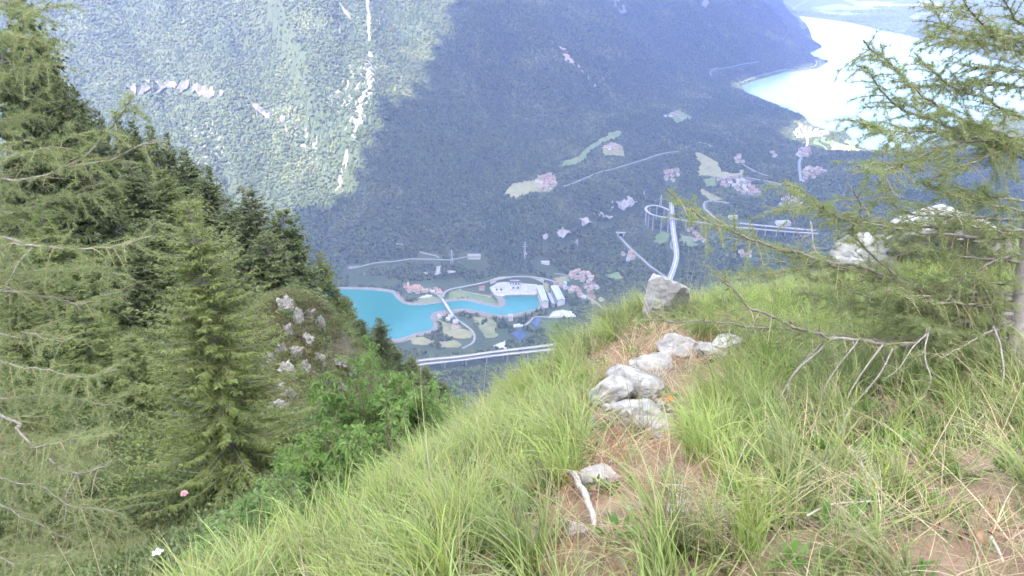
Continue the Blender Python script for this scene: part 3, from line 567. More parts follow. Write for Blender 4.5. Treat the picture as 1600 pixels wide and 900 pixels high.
for sx in (-8, 0, 8): mb = MB(); mb.box((sx, -5.05, 3), (4.5, .2, 6)); obj('gate', mb.mesh('gate', m_steel), t)
# curved retaining wall behind the yard
P = resample(spline(GP([(766,446),(780,438.5),(800,436),(820,436),(838,439.5),(850,443)]), 6), 8.0); z = np.full(len(P), Z1+4.0); A = P.copy(); A[:, 2] = z; B = A+[0, 7, 11]; C = B+[0, 3, 0]
obj('retaining_wall', strip_mesh('retaining_wall', [A, B, C, C-[0, 0, 12]], mat('brownish stone wall', (.22,.20,.18), (.32,.29,.26), .2)), label='curved sloping retaining wall behind the switchyard', cat='wall')
def hall(label, c0, c1, w, H, roofm, wallm, n=9):
    a = at_z(*c0, np.float64(Z1+5)); b = at_z(*c1, np.float64(Z1+5)); c = (a+b)/2; d = b-a; Lg = np.linalg.norm(d[:2]); rz = math.atan2(d[1], d[0]); t = obj('turbine_hall', None, loc=c, rz=rz, label=label, cat='building')
    mb = MB(); mb.box((0, 0, H/2-3), (Lg, w, H+6)); obj('wall', mb.mesh('wall', wallm), t)
    mb = MB(); x, y = Lg/2+.8, w/2+.8; mb.add([[-x,-y,H],[x,-y,H],[x,0,H+2.6],[-x,0,H+2.6],[-x,y,H],[x,y,H]], [[0,1,2,3],[5,4,3,2]]); mb.add([[-x,-y,H],[-x,y,H],[-x,0,H+2.6],[x,-y,H],[x,y,H],[x,0,H+2.6]], [[0,1,2],[4,3,5]]); mb.box((0, 0, H-.4), (2*x, 2*y, .7)); obj('roof', mb.mesh('roof', roofm), t)
    for k in range(n):
        for s in (-1, 1): mb = MB(); mb.box((-Lg/2+(k+.5)*Lg/n, s*(w/2+.03), H*.55), (Lg/n*.5, .3, H*.5)); obj('window', mb.mesh('window', m_pane), t)
    mark(np.array([a, b]), w); return t
m_hr = mat('grey metal roof', (.24,.25,.28), (.30,.31,.34), .1, rough=.5)
hall('long grey roofed turbine hall along the end of the lake basin', (843., 454.), (852., 478.), 17, 15, m_hr, m_wall[2])
hall('second grey roofed hall with a tall white gable beside the turbine hall', (866., 455.), (877., 477.), 20, 17, m_hr, m_wall[2], 6)
hall('narrow low annex between the two grey roofed halls', (858., 462.), (865., 478.), 8, 7, m_hr, m_conc, 4)
# panel fields
m_pv = mat('blue panels', (.035,.055,.11), (.05,.07,.13), .3, rough=.25, spec=.5)
for lab, quad, nr in (('upper field of dark blue panels in rows by the winding lane', [(831,507),(840,498),(845,500),(838,512)], 6), ('lower field of dark blue panels in rows above the grass', [(800,524),(812,517),(823,524),(812,533)], 8)):
    Q = GP(quad); s = sub(Q.min(0), Q.max(0)); OPEN[s] |= in_poly(MCX[s], MCY[s], Q); mark(np.vstack([Q, Q[:1]]), 12); c = Q.mean(0); t = obj('panel_field', None, loc=c, label=lab, cat='panels')
    for k in range(nr):
        f = (k+.5)/nr; a = Q[0]*(1-f)+Q[3]*f; b = Q[1]*(1-f)+Q[2]*f; d = b-a; mb = MB(); rz = math.atan2(d[1], d[0]); ca = (a+b)/2-c; Lg = np.linalg.norm(d[:2])
        ux, uy = math.cos(rz), math.sin(rz); V = [[ca[0]+ux*x-uy*y, ca[1]+uy*x+ux*y, z] for x, y, z in ((-Lg/2, -1.8, 2.2), (Lg/2, -1.8, 2.2), (Lg/2, 1.8, 4.2), (-Lg/2, 1.8, 4.2))]
        mb.add(V+[[v[0], v[1], v[2]-.25] for v in V], [[0,1,2,3],[7,6,5,4],[0,4,5,1],[1,5,6,2],[2,6,7,3],[3,7,4,0]])
        for x in np.linspace(-Lg/2+2, Lg/2-2, 4): mb.box((ca[0]+ux*x, ca[1]+uy*x, .4), (.3, .3, 6))
        obj('panel', mb.mesh('panel', [m_pv]), t)
# power pylons on the slope
mb = MB()
for sx in (-1, 1):
    for sy in (-1, 1): mb.tube([(sx*4, sy*4, -3), (sx*1.2, sy*1.2, 22), (sx*.5, sy*.5, 40)], .35, 4)
for zz, ww in ((24, 9), (30, 7), (36, 5)): mb.box((0, 0, zz), (ww*2, .6, .7))
for k in range(6):
    a = k*5.0; w = 4-2.8*a/25
    for s in (-1, 1): mb.tube([(-w, s*w, a-3), (w, s*w, a+2)], .2, 3); mb.tube([(s*w, -w, a-3), (s*w, w, a+2)], .2, 3)
pm = mb.mesh('pylon', m_steel)
for (a, b), lab in (((706., 410.), 'lattice pylon above the forest road'), ((820., 397.), 'lattice pylon near the broken crags'), ((1032., 322.), 'lattice pylon inside the looping ramp')):
    q = G(a, b); obj('pylon', pm, loc=q, label=lab, cat='pylon')

# ------------------------------------------------------------------ the forest canopy, real crowns scattered on the slopes
m_can = mat('broadleaf canopy', (.032,.050,.017), (.080,.096,.030), .16, rand=.42, bump=.5, bscale=1.2, c3=(.105,.120,.045), s3=.006)
m_con = mat('conifer canopy', (.028,.050,.022), (.045,.068,.028), .12, rand=.25)
def crown(seed, kind):
    r = np.random.default_rng(seed); bm = bmesh.new()
    if kind == 0:
        bmesh.ops.create_icosphere(bm, subdivisions=3, radius=1.0); V = np.array([v.co for v in bm.verts]); F = np.array([[v.index for v in f.verts] for f in bm.faces])
        rr = 1+.42*fbm(V*1.7+seed*9.1, 3, seed)+.12*noise3(V*6+seed, seed+2); V = V*rr[:, None]*[.5, .5, .55]; V[:, 2] += .42
    else:
        bmesh.ops.create_cone(bm, cap_ends=True, segments=9, radius1=.34, radius2=.01, depth=1.0)
        bmesh.ops.subdivide_edges(bm, edges=bm.edges, cuts=3, use_grid_fill=True); bmesh.ops.triangulate(bm, faces=bm.faces)
        V = np.array([v.co for v in bm.verts]); F = np.array([[v.index for v in f.verts] for f in bm.faces]); V *= (1+.35*noise3(V*9+seed, seed))[:, None]*[1, 1, 1]; V[:, 2] = V[:, 2]*1.5+.7
    bm.free(); return mesh('crown', V, F, m_con if kind else m_can, False)
n = 1300000; X = RNG.uniform(-3000, 5200, n); Y = 1250+RNG.uniform(0, 1, n)**1.35*7200
far = Y > 5600; keep = ~far | (RNG.uniform(size=n) < .5); X, Y, far = X[keep], Y[keep], far[keep]
Z = hz(X, Y); px, py, f_ = to_px(np.stack([X, Y, Z], -1)); k = (px > -160) & (px < 1760) & (py > -120) & (py < 680)
X, Y, Z, far = X[k], Y[k], Z[k], far[k]
ci = ((X-MX0)/CELL).astype(int); cj = ((Y-MY0)/CELL).astype(int); ok = (ci >= 0) & (ci < MNX) & (cj >= 0) & (cj < MNY-1)
blk = np.zeros(len(X), bool); blk[ok] = OPEN[ci[ok], cj[ok]] | OPEN[ci[ok], np.minimum(cj[ok]+1, MNY-1)]
blk |= in_poly(X, Y, lake2) | (seg_dist(X, Y, lake2[::3], True)[0] < 8)
flat = (Y < 2350) & (Z < Z1+14) & (fbm(xy3(X, Y, 60), 3, 3) < .15)      # open ground between the trees of the valley floor
plain = (Y > 6300) & (fbm(xy3(X, Y, 350), 3, 8) < .25) & (Z < -835)
k = ~blk & ~flat & ~plain; X, Y, Z = X[k], Y[k], Z[k]
r1 = RNG.uniform(size=len(X)); con = (fbm(xy3(X, Y, 200), 3, 21)+RNG.normal(size=len(X))*.5) > .75
big = fbm(xy3(X, Y, 260), 3, 44)
s = (5.2+5.5*r1**2.5)*(1+.18*big)*np.clip(Y/3300, .8, 2.0)**.55; s = np.where(con, s*1.1, s)
rot = np.zeros((len(X), 3)); rot[:, 2] = RNG.uniform(0, 6.28, len(X)); rot[:, :2] = RNG.normal(size=(len(X), 2))*.08
idx = np.where(con, 5+RNG.integers(0, 2, len(X)), RNG.integers(0, 5, len(X)))
scl = np.stack([s, s, s*(.85+.35*RNG.uniform(size=len(X)))], -1)
SRC = [crown(i+1, 0) for i in range(5)]+[crown(9, 1), crown(10, 1)]
cls = []
for w, lab in ((~con, 'broadleaf forest covering the mountain slopes and valley'), (con, 'conifers mixed into the mountain forest')):
    if lab[0] == 'b': scatter('broadleaf_forest', np.stack([X, Y, Z], -1)[w], rot[w], scl[w], idx[w] % 5, SRC[:5], lab)
    else: scatter('conifer_forest', np.stack([X, Y, Z], -1)[w], rot[w], scl[w], idx[w] % 2, SRC[5:], lab)
print('forest crowns', len(X))
# ================================================================== THE RIDGE THE CAMERA STANDS ON
rp = [(200,1010,2.7),(330,950,3.0),(440,895,3.4),(560,832,3.8),(660,768,4.4),(750,682,5.5),(820,615,6.3),(890,560,6.9),(960,518,7.2),(1060,492,7.6),(1180,475,8.6),(1300,452,9.6),(1420,428,10.8),(1560,412,11.6),
      (900,900,2.15),(1250,900,2.1),(1600,900,2.05),(600,930,2.4),(400,980,2.6),(900,750,3.1),(720,815,3.1),(815,700,3.95),(950,650,4.25),(1060,570,5.3),(1300,700,3.35),(1600,700,3.1),(1590,590,4.5),(1350,570,4.9),(1460,490,6.9),(1100,640,4.25),(1200,600,4.8),(1600,480,7.2),(1250,510,6.6),(950,555,5.9)]
rp = np.array(rp, float); RP = at_t(rp[:, 0], rp[:, 1], rp[:, 2])
RX = np.array([(-1,0,-1.6),(1,0,-1.58),(4,0,-1.3),(0,-3,-1.45),(5,3,-1.75),(8,6,-2.6),(3,-3,-1.2),(9,10,-4.0),(7,2,-1.5),(-2.5,1.6,-4.4),(-2.6,3.0,-5.0),(-2.2,4.3,-5.6),(-1.6,5.8,-6.2),(-.8,7.2,-6.6),(.4,8.4,-6.4),(1.8,9.4,-6.4),(3.6,11.0,-6.9),(5.6,13.0,-7.6),(9,15,-8.2),(-2.6,-.4,-3.6),(-2.4,-3,-3.4),(12,8,-3.8),(12,2,-1.6)], float)
RA = np.vstack([RP, RX]); _r = TPS(RA[:, :2], RA[:, 2], 1e-4); HULL = np.array([(-2.6,-3.5),(-2.6,3),(-1.6,5.8),(.4,8.4),(3.6,11),(9,15),(13,13),(13,-3.5)], float)
def ridge(x, y):
    x, y = np.broadcast_arrays(np.asarray(x, float), np.asarray(y, float)); d, par = seg_dist(x, y, HULL, True); ins = in_poly(x, y, HULL); i = par.astype(int) % len(HULL); f = par-par.astype(int)
    a = HULL[i]; b = HULL[(i+1) % len(HULL)]; cx = np.where(ins, x, a[..., 0]*(1-f)+b[..., 0]*f); cy_ = np.where(ins, y, a[..., 1]*(1-f)+b[..., 1]*f); d = np.where(ins, 0, d)
    return _r(cx, cy_)-1.9*d+.05*fbm(xy3(x, y, .7), 4, 3)+.03*fbm(xy3(x, y, .22), 3, 13)
ax = np.r_[np.arange(-30, -4, .8), np.arange(-4, 9, .07), np.arange(9, 34, .8)]; ay = np.r_[np.arange(-24, -.5, .8), np.arange(-.5, 13, .07), np.arange(13, 36, .8)]
X, Y = np.meshgrid(ax, ay, indexing='ij'); Z = ridge(X, Y); n = X.shape[1]; I = (np.arange(len(ax)-1)[:, None]*n+np.arange(n-1)[None]).ravel()
m_soil = mat('reddish soil and litter', (.115,.070,.045), (.20,.135,.090), 6, bump=.02, bscale=60, c3=(.10,.095,.045), s3=1.6)
obj('ridge_ground', mesh('ridge_ground', np.stack([X, Y, Z], -1), np.stack([I, I+n, I+n+1, I+1], -1), m_soil, True), kind='structure', label='reddish earth of the grassy ridge under the camera')
TN = np.arange(1.2, 16, .02)
def R(px, py):
    """the place on the ridge that shows at a pixel"""
    d = ray(px, py).reshape(-1, 3); P = d[:, None]*TN[None, :, None]; b = P[..., 2] < ridge(P[..., 0], P[..., 1]); k = np.where(b.any(1), b.argmax(1), len(TN)-1); q = d*TN[k][:, None]; q[:, 2] = ridge(q[:, 0], q[:, 1]); return q.reshape(ray(px, py).shape), TN[k].reshape(np.shape(px))

# ------------------------------------------------------------------ the side spur across the gully
sp_ = [(0,345,75),(150,340,75),(300,400,72),(400,480,66),(480,520,64),(560,575,70),(640,625,75),(700,670,78),(-150,300,78),(0,460,45),(150,470,45),(300,490,45),(0,600,26),(150,650,25),(300,720,21),(380,640,27),
       (440,484,32),(490,470,33.5),(525,512,33.5),(537,590,32),(480,565,30),(440,620,27),(400,540,31),(350,520,36),(560,660,30),(640,690,32),(350,800,16),(250,900,11.5),(100,830,16.5),(0,830,16),(560,760,11.5),(640,725,12.5),(450,880,9),(700,700,15),(760,700,24),(-200,800,17),(-200,500,40)]
sp_ = np.array(sp_, float); d_ = ray(sp_[:, 0], sp_[:, 1]); SPW = d_*(sp_[:, 2]/d_[:, 1])[:, None]
SX = np.array([(-16,42,-25),(-11,42,-27),(-60,100,-60),(-30,100,-72),(-8,100,-84),(8,90,-86),(10,60,-62),(8,40,-48),(4,26,-30),(2,16,-17),(-90,75,-18),(-90,100,-55),(-60,20,-8),(-45,8,-8),(-20,3,-12),(-6,3,-9)], float)
SA = np.vstack([SPW, SX]); _s = TPS(SA[:, :2], SA[:, 2], 1e-4)
def spur(x, y): return _s(np.clip(x, -95, 14), np.clip(y, 2, 104))+.35*fbm(xy3(x, y, 5), 4, 8)
ax = np.arange(-95, 15, .6); ay = np.arange(2, 106, .6); X, Y = np.meshgrid(ax, ay, indexing='ij'); Z = spur(X, Y); Zs = Z.copy()
e = np.maximum(np.maximum(np.maximum(-85-X, X-5), np.maximum(Y-96, 0)), 0); Zs -= e*1.5; n = X.shape[1]; I = (np.arange(len(ax)-1)[:, None]*n+np.arange(n-1)[None]).ravel()
m_spur = mat('mossy earth of the spur', (.045,.042,.022), (.080,.062,.038), .9, bump=.08, bscale=6, c3=(.10,.085,.065), s3=.5)
obj('spur_ground', mesh('spur_ground', np.stack([X, Y, Zs], -1), np.stack([I, I+n, I+n+1, I+1], -1), m_spur, True), kind='structure', label='steep side spur across the gully')
TN2 = np.arange(4, 110, .2)
def S(px, py, tmin=4.0):
    tn = TN2[TN2 >= tmin]; d = ray(px, py).reshape(-1, 3); P = d[:, None]*tn[None, :, None]; b = P[..., 2] < spur(P[..., 0], P[..., 1]); k = np.where(b.any(1), b.argmax(1), len(tn)-1); q = d*tn[k][:, None]; return q.reshape(ray(px, py).shape), tn[k].reshape(np.shape(px))

# ------------------------------------------------------------------ rocks: limestone blocks cut by random planes
m_rock = mat('pale limestone', (.12,.115,.11), (.315,.306,.30), 11, bump=.02, bscale=26, c3=(.12,.105,.09), s3=5, rand=.1, rough=.9)
m_rock2 = mat('weathered limestone', (.095,.085,.078), (.33,.32,.31), 1.4, bump=.05, bscale=8, c3=(.12,.095,.07), s3=.7, rand=.15, rough=.9, stretch=(1.3, 1.3, .6))
def unit_(v): return v/np.linalg.norm(v)
def rock_mesh(seed, dims, m, sub_=4, planes=10, rough_=.05):
    r = np.random.default_rng(seed); bm = bmesh.new(); bmesh.ops.create_icosphere(bm, subdivisions=sub_, radius=1.0); V = np.array([v.co for v in bm.verts]); F = np.array([[v.index for v in f.verts] for f in bm.faces]); bm.free()
    Np = r.normal(size=(planes, 3)); Np /= np.linalg.norm(Np, axis=1)[:, None]; D = r.uniform(.40, .88, planes); q = V@Np.T; q = np.where(q > .05, D/np.maximum(q, .05), 9); rad = np.minimum(q.min(1), 1.1)
    bed = unit_(r.normal(size=3)*[.35, .35, 1]); lay = np.floor((V@bed+.06*fbm(V*3+seed, 2, seed+8))*4.5).astype(np.int64); rad *= 1+.11*(hsh(lay, lay*0, lay*0, seed)-.5); rad *= 1+rough_*fbm(V*3.5+seed, 5, seed)+.03*fbm(V*9+seed, 3, seed+4)
    return mesh('rock', V*rad[:, None]*np.asarray(dims)/2, F, m, False)
def rock(px, py, wpx, hpx, label, seed, ground=R, name='rock', m=None, depth=1.0, sink=.33, group=None, **kw):
    q, t = ground(np.float64(px), np.float64(py)); w = wpx/FPX*float(t)*1.12; h = hpx/FPX*float(t)*1.2; r = np.random.default_rng(seed)
    return obj(name, rock_mesh(seed, (w, w*depth, h), m or m_rock, **kw), loc=q+[0, w*depth*.25, h*(.5-sink)], rz=float(r.normal()*.15), label=label, cat='rock', group=group)
m_wl = mat('white limestone', (.15,.146,.142), (.31,.30,.292), 3.5, bump=.06, bscale=7, c3=(.12,.11,.10), s3=2.2)
rock(1048, 502, 84, 78, 'large pale boulder on the crest of the ridge', 38, m=m_wl, depth=.9, sink=.15)
rock(1140, 546, 44, 18, 'flat pale rock beside the larch at the edge of the dry patch', 4)
rock(1058, 562, 66, 36, 'rounded grey boulder at the top of the rock pile', 5)
rock(1022, 584, 60, 26, 'wedge of grey rock between the two boulders of the rock pile', 16)
rock(988, 614, 78, 36, 'upper half of the long grey ledge in the rock pile', 6, depth=1.2)
rock(948, 640, 82, 40, 'lower half of the long grey ledge in the rock pile', 7, depth=1.1)
rock(1110, 564, 56, 26, 'grey rock half hidden in straw right of the top boulder', 17)
rock(1002, 656, 86, 22, 'flat white slab in the middle of the rubble', 8, depth=.9)
rock(1024, 674, 50, 20, 'pale block at the lower right of the rubble', 9)
rock(926, 676, 30, 24, 'small round white stone at the lower end of the ledge', 10)
rock(986, 632, 17, 12, 'little white stone lying above the flat slab', 11)
rock(872, 700, 28, 13, 'flat pale stone sunk in the green grass', 12)
rock(945, 757, 62, 28, 'pale flat rock with a tuft at its corner on the bare soil', 13, depth=.9)
rock(900, 838, 24, 20, 'whitish stone at the lower end of the dead root', 14)
rock(578, 742, 26, 12, 'small grey stone peeping out of the long grass', 15)
for k, (a, b, w, h) in enumerate([(962,650,18,12),(975,662,16,11),(990,668,14,9),(1008,640,14,8),(1035,652,16,11),(1044,662,12,9),(958,664,10,8),(1015,632,10,7),(1010,660,20,13),(985,656,20,12),(1020,655,18,12),(965,656,16,11),(1038,670,16,10),(1000,664,16,10),(950,650,12,9),(1030,646,14,9),(975,672,14,9),(1012,672,14,9),(995,655,18,11),(970,640,12,8),(940,660,10,7),(1000,676,12,8),(980,648,9,6),(1050,648,9,7),(992,643,12,8),(1028,640,9,7)]):
    rock(a, b, w*1.4, h*1.5, 'small white rubble stone in the rock pile', 100+k, name='stone', sub_=3, sink=.0, group='rubble of the rock pile')
for k, (a, b, w, h) in enumerate([(984,803,12,12),(1002,797,10,8),(1052,806,17,9),(1072,809,15,10),(1066,797,14,8),(1108,815,10,8),(1138,822,14,9),(950,808,9,7),(920,778,10,8),(956,727,6,6),(865,768,14,9),(1020,856,8,6),(1030,690,12,7),(970,692,10,7)]):
    rock(a, b, w*1.2, h*1.2, 'small pale stone lying on the reddish bare soil', 140+k, name='stone', sub_=3, sink=.1, group='stones on the bare soil')
rock(1470, 424, 205, 118, 'great white boulder behind the larch', 31, m=m_wl, depth=.9, sink=.28, planes=9)
rock(1385, 428, 120, 54, 'low white rock shelf beside the great boulder behind the larch', 32, m=m_wl, depth=.9, sink=.28, planes=9)
# outcrop on the spur
KR = [(448,490,26,36,'topmost fissured block of the spur knoll'),(466,512,22,46,'tall split block under the knoll top'),(484,505,18,30,'small block at the shaded corner of the knoll'),(450,530,20,34,'narrow upright block in the upper knoll face'),(478,545,26,34,'pale block in the middle of the knoll face'),(500,520,22,40,'dark block at the right side of the knoll'),(462,562,24,28,'broken block in the middle of the knoll face'),(438,560,26,30,'grey block in the brown grass left of the knoll face'),(420,582,34,30,'broad grey slab left of the knoll face'),(446,592,30,34,'stepped block low in the knoll face'),(476,585,24,26,'pale chip low in the knoll face'),(500,575,20,34,'narrow block low at the right of the knoll'),(526,578,34,24,'pale ledge at the right foot of the knoll'),(545,590,26,22,'end of the pale ledge at the foot of the knoll'),(428,615,38,32,'lichened slab leaning out of the brown grass'),(455,632,30,30,'low pale block above the light green shrub'),(530,618,30,30,'white block half behind the light green shrub'),(510,610,18,36,'thin upright slab at the foot of the knoll'),(436,650,34,28,'round block beside the young larch'),(468,655,22,20,'stone under the knoll face'),(400,600,24,18,'stone in the brown grass beside the larch'),(495,470,20,12,'flat stone on the knoll top'),(420,545,18,16,'pale stone in the brown grass'),(385,745,62,40,'bulging rock in the gully below the larch'),(360,790,40,50,'upright rock at the foot of the larch trunk'),(545,690,44,24,'pale stone between the light green shrubs'),(262,640,60,30,'grey rock in the undergrowth behind the boughs'),(210,465,46,18,'pale rock on the slope behind the larch'),(120,700,44,30,'rock showing through the undergrowth on the steep slope')]
for k, (a, b, w, h, lab) in enumerate(KR):
    rock(a, b, w*1.15, h*1.15, lab, 200+k, ground=S, m=m_rock2, sink=.30, planes=30, rough_=.42, depth=.8)
for k, (a, b, w, h, lab) in enumerate([(288,298,30,34,'white rock on the skyline of the spur'),(245,285,36,18,'pale rock between the firs on the spur'),(150,275,34,16,'small pale rock high on the spur')]):
    rock(a, b, w, h, lab, 230+k, ground=lambda x, y: S(x, y, 40.), m=m_rock2, sink=0, planes=20, rough_=.26)
# ================================================================== VEGETATION
m_bark = mat('grey larch bark', (.125,.11,.098), (.25,.225,.205), 30, bump=.004, bscale=90, rough=.95)
m_twig = mat('straw coloured twig', (.17,.135,.085), (.27,.22,.14), 25, rough=.9)
m_needle = mat('larch needles', (.160,.205,.074), (.220,.260,.105), 3.0, trans=.35, rough=.6, detail=2)
m_needle2 = mat('larch needles of the young tree', (.120,.158,.044), (.170,.200,.064), .9, trans=.35, rough=.6, detail=2)
m_fir = mat('fir needles', (.072,.098,.033), (.112,.136,.048), .5, rough=.6, rand=.2, trans=.15)
m_leaf = mat('light green shrub leaves', (.095,.180,.040), (.140,.235,.056), 1.2, trans=.40, rough=.5, rand=.12)
m_und = mat('undergrowth leaves', (.070,.105,.032), (.125,.145,.050), .4, trans=.3, rough=.6, rand=.3)
m_stem = mat('brown stem', (.10,.075,.05), (.16,.12,.085), 8, rough=.95)
def unit(v): return v/(np.linalg.norm(v, axis=-1, keepdims=True)+1e-12)
def needles(P, D, n, ln, w, r, spread=1.0, droop=0.0):
    """rosettes of n needles at points P with axes D; returns triangles"""
    P = np.repeat(P, n, 0); D = np.repeat(unit(D), n, 0); Q = r.normal(size=P.shape); Q -= (Q*D).sum(1, keepdims=True)*D; Q = unit(Q)
    a = r.uniform(.15, 1.0, (len(P), 1)); d = unit(D*a+Q*spread*np.sqrt(1-a*a*.8)+[0, 0, -droop]); L = ln*r.uniform(.65, 1.15, (len(P), 1)); s = unit(np.cross(d, r.normal(size=P.shape)))*w/2
    V = np.stack([P-s, P+s, P+d*L], 1).reshape(-1, 3); return V, np.arange(len(V)).reshape(-1, 3)
def side_twigs(P, r, every, lmin, lmax, start=0.0, end=1.0, droop=.35, fwd=.6):
    """twigs leaving a branch path P (given base to tip) left and right"""
    d = np.r_[0, np.cumsum(np.linalg.norm(np.diff(P, axis=0), axis=1))]; out = []; s = d[-1]*start; sg = 1
    while s < d[-1]*end:
        p = np.array([np.interp(s, d, P[:, k]) for k in range(3)]); q = np.array([np.interp(min(s+.05, d[-1]), d, P[:, k]) for k in range(3)]); t = unit(q-p+1e-6); lat = unit(np.cross(t, [0, 0, 1.0]))*sg
        L = r.uniform(lmin, lmax)*(1-.5*s/d[-1]); dr = unit(t*fwd*r.uniform(.5, 1.3)+lat*r.uniform(.3, 1.0)+np.array([0, 0, r.normal()*.35])); k = np.linspace(0, 1, 6)[:, None]
        out.append(p+dr*L*k+np.array([0, 0, -droop*L])*k*k+r.normal(size=3)*.05*L*k*k); sg = -sg; s += every*r.uniform(.5, 1.5)
    return out
def along(P, step, r, a=0.0, b=1.0):
    d = np.r_[0, np.cumsum(np.linalg.norm(np.diff(P, axis=0), axis=1))]; n = max(1, int(d[-1]*(b-a)/step)); s = d[-1]*(a+(b-a)*(np.arange(n)+r.uniform(size=n))/n)
    p = np.stack([np.interp(s, d, P[:, k]) for k in range(3)], -1); q = np.stack([np.interp(s+.01, d, P[:, k]) for k in range(3)], -1); return p, unit(q-p+1e-7)
def larch_bough(parent, P, r0, seed, green=1.0, tw=(.07, .10, .38), droop=.3, ln=.036, n=18, step=.018, origin=(0, 0, 0), needle_mat=None, cones=0, sub=True, nw=.0019, name='bough', from_=0.0):
    """P from trunk to tip"""
    r = np.random.default_rng(seed); P = resample(spline(P, 8), .03)-np.asarray(origin); P = P+.008*fbm(P*9+seed, 2, seed)[:, None]; k = np.linspace(0, 1, len(P)); mb = MB(); mb.tube(P, r0*(1-.86*k)+.0012, 7, 0); NP = []; ND = []
    tws = side_twigs(P, r, tw[0], tw[1], tw[2], from_+.05, .98, droop)
    for T in tws:
        mb.tube(T, np.linspace(.0030, .0012, len(T)), 4, 1)
        if r.uniform() < green: p, d = along(T, step, r, .1, 1.0); NP.append(p); ND.append(d)
        if sub and r.uniform() < .6:
            for U in side_twigs(T, r, .09, .05, .15, .2, .9, .2):
                mb.tube(U, np.linspace(.002, .001, len(U)), 3, 1)
                if r.uniform() < green: p, d = along(U, step, r, .1, 1.0); NP.append(p); ND.append(d)
    p, d = along(P, step*.9, r, from_+.35*(1-from_), 1.0); m = r.uniform(size=len(p)) < green; NP.append(p[m]); ND.append(d[m])
    b = obj(name, mb.mesh(name, [m_bark, m_twig], True), parent)
    NP = np.concatenate(NP); ND = np.concatenate(ND)
    if len(NP):
        ND = unit(ND*.5+r.normal(size=ND.shape)*.8); V, F = needles(NP, ND, n, ln, nw, r)
        o = obj('needles', mesh('needles', V, F, needle_mat or m_needle), b, kind='stuff')
    for _ in range(cones):
        q = P[int(r.uniform(.3, .9)*len(P))]; c = rock_mesh(int(r.integers(1e6)), (.022, .022, .03), m_stem, sub_=2); obj('cone', c, b, loc=q+[0, 0, .018])
    return b

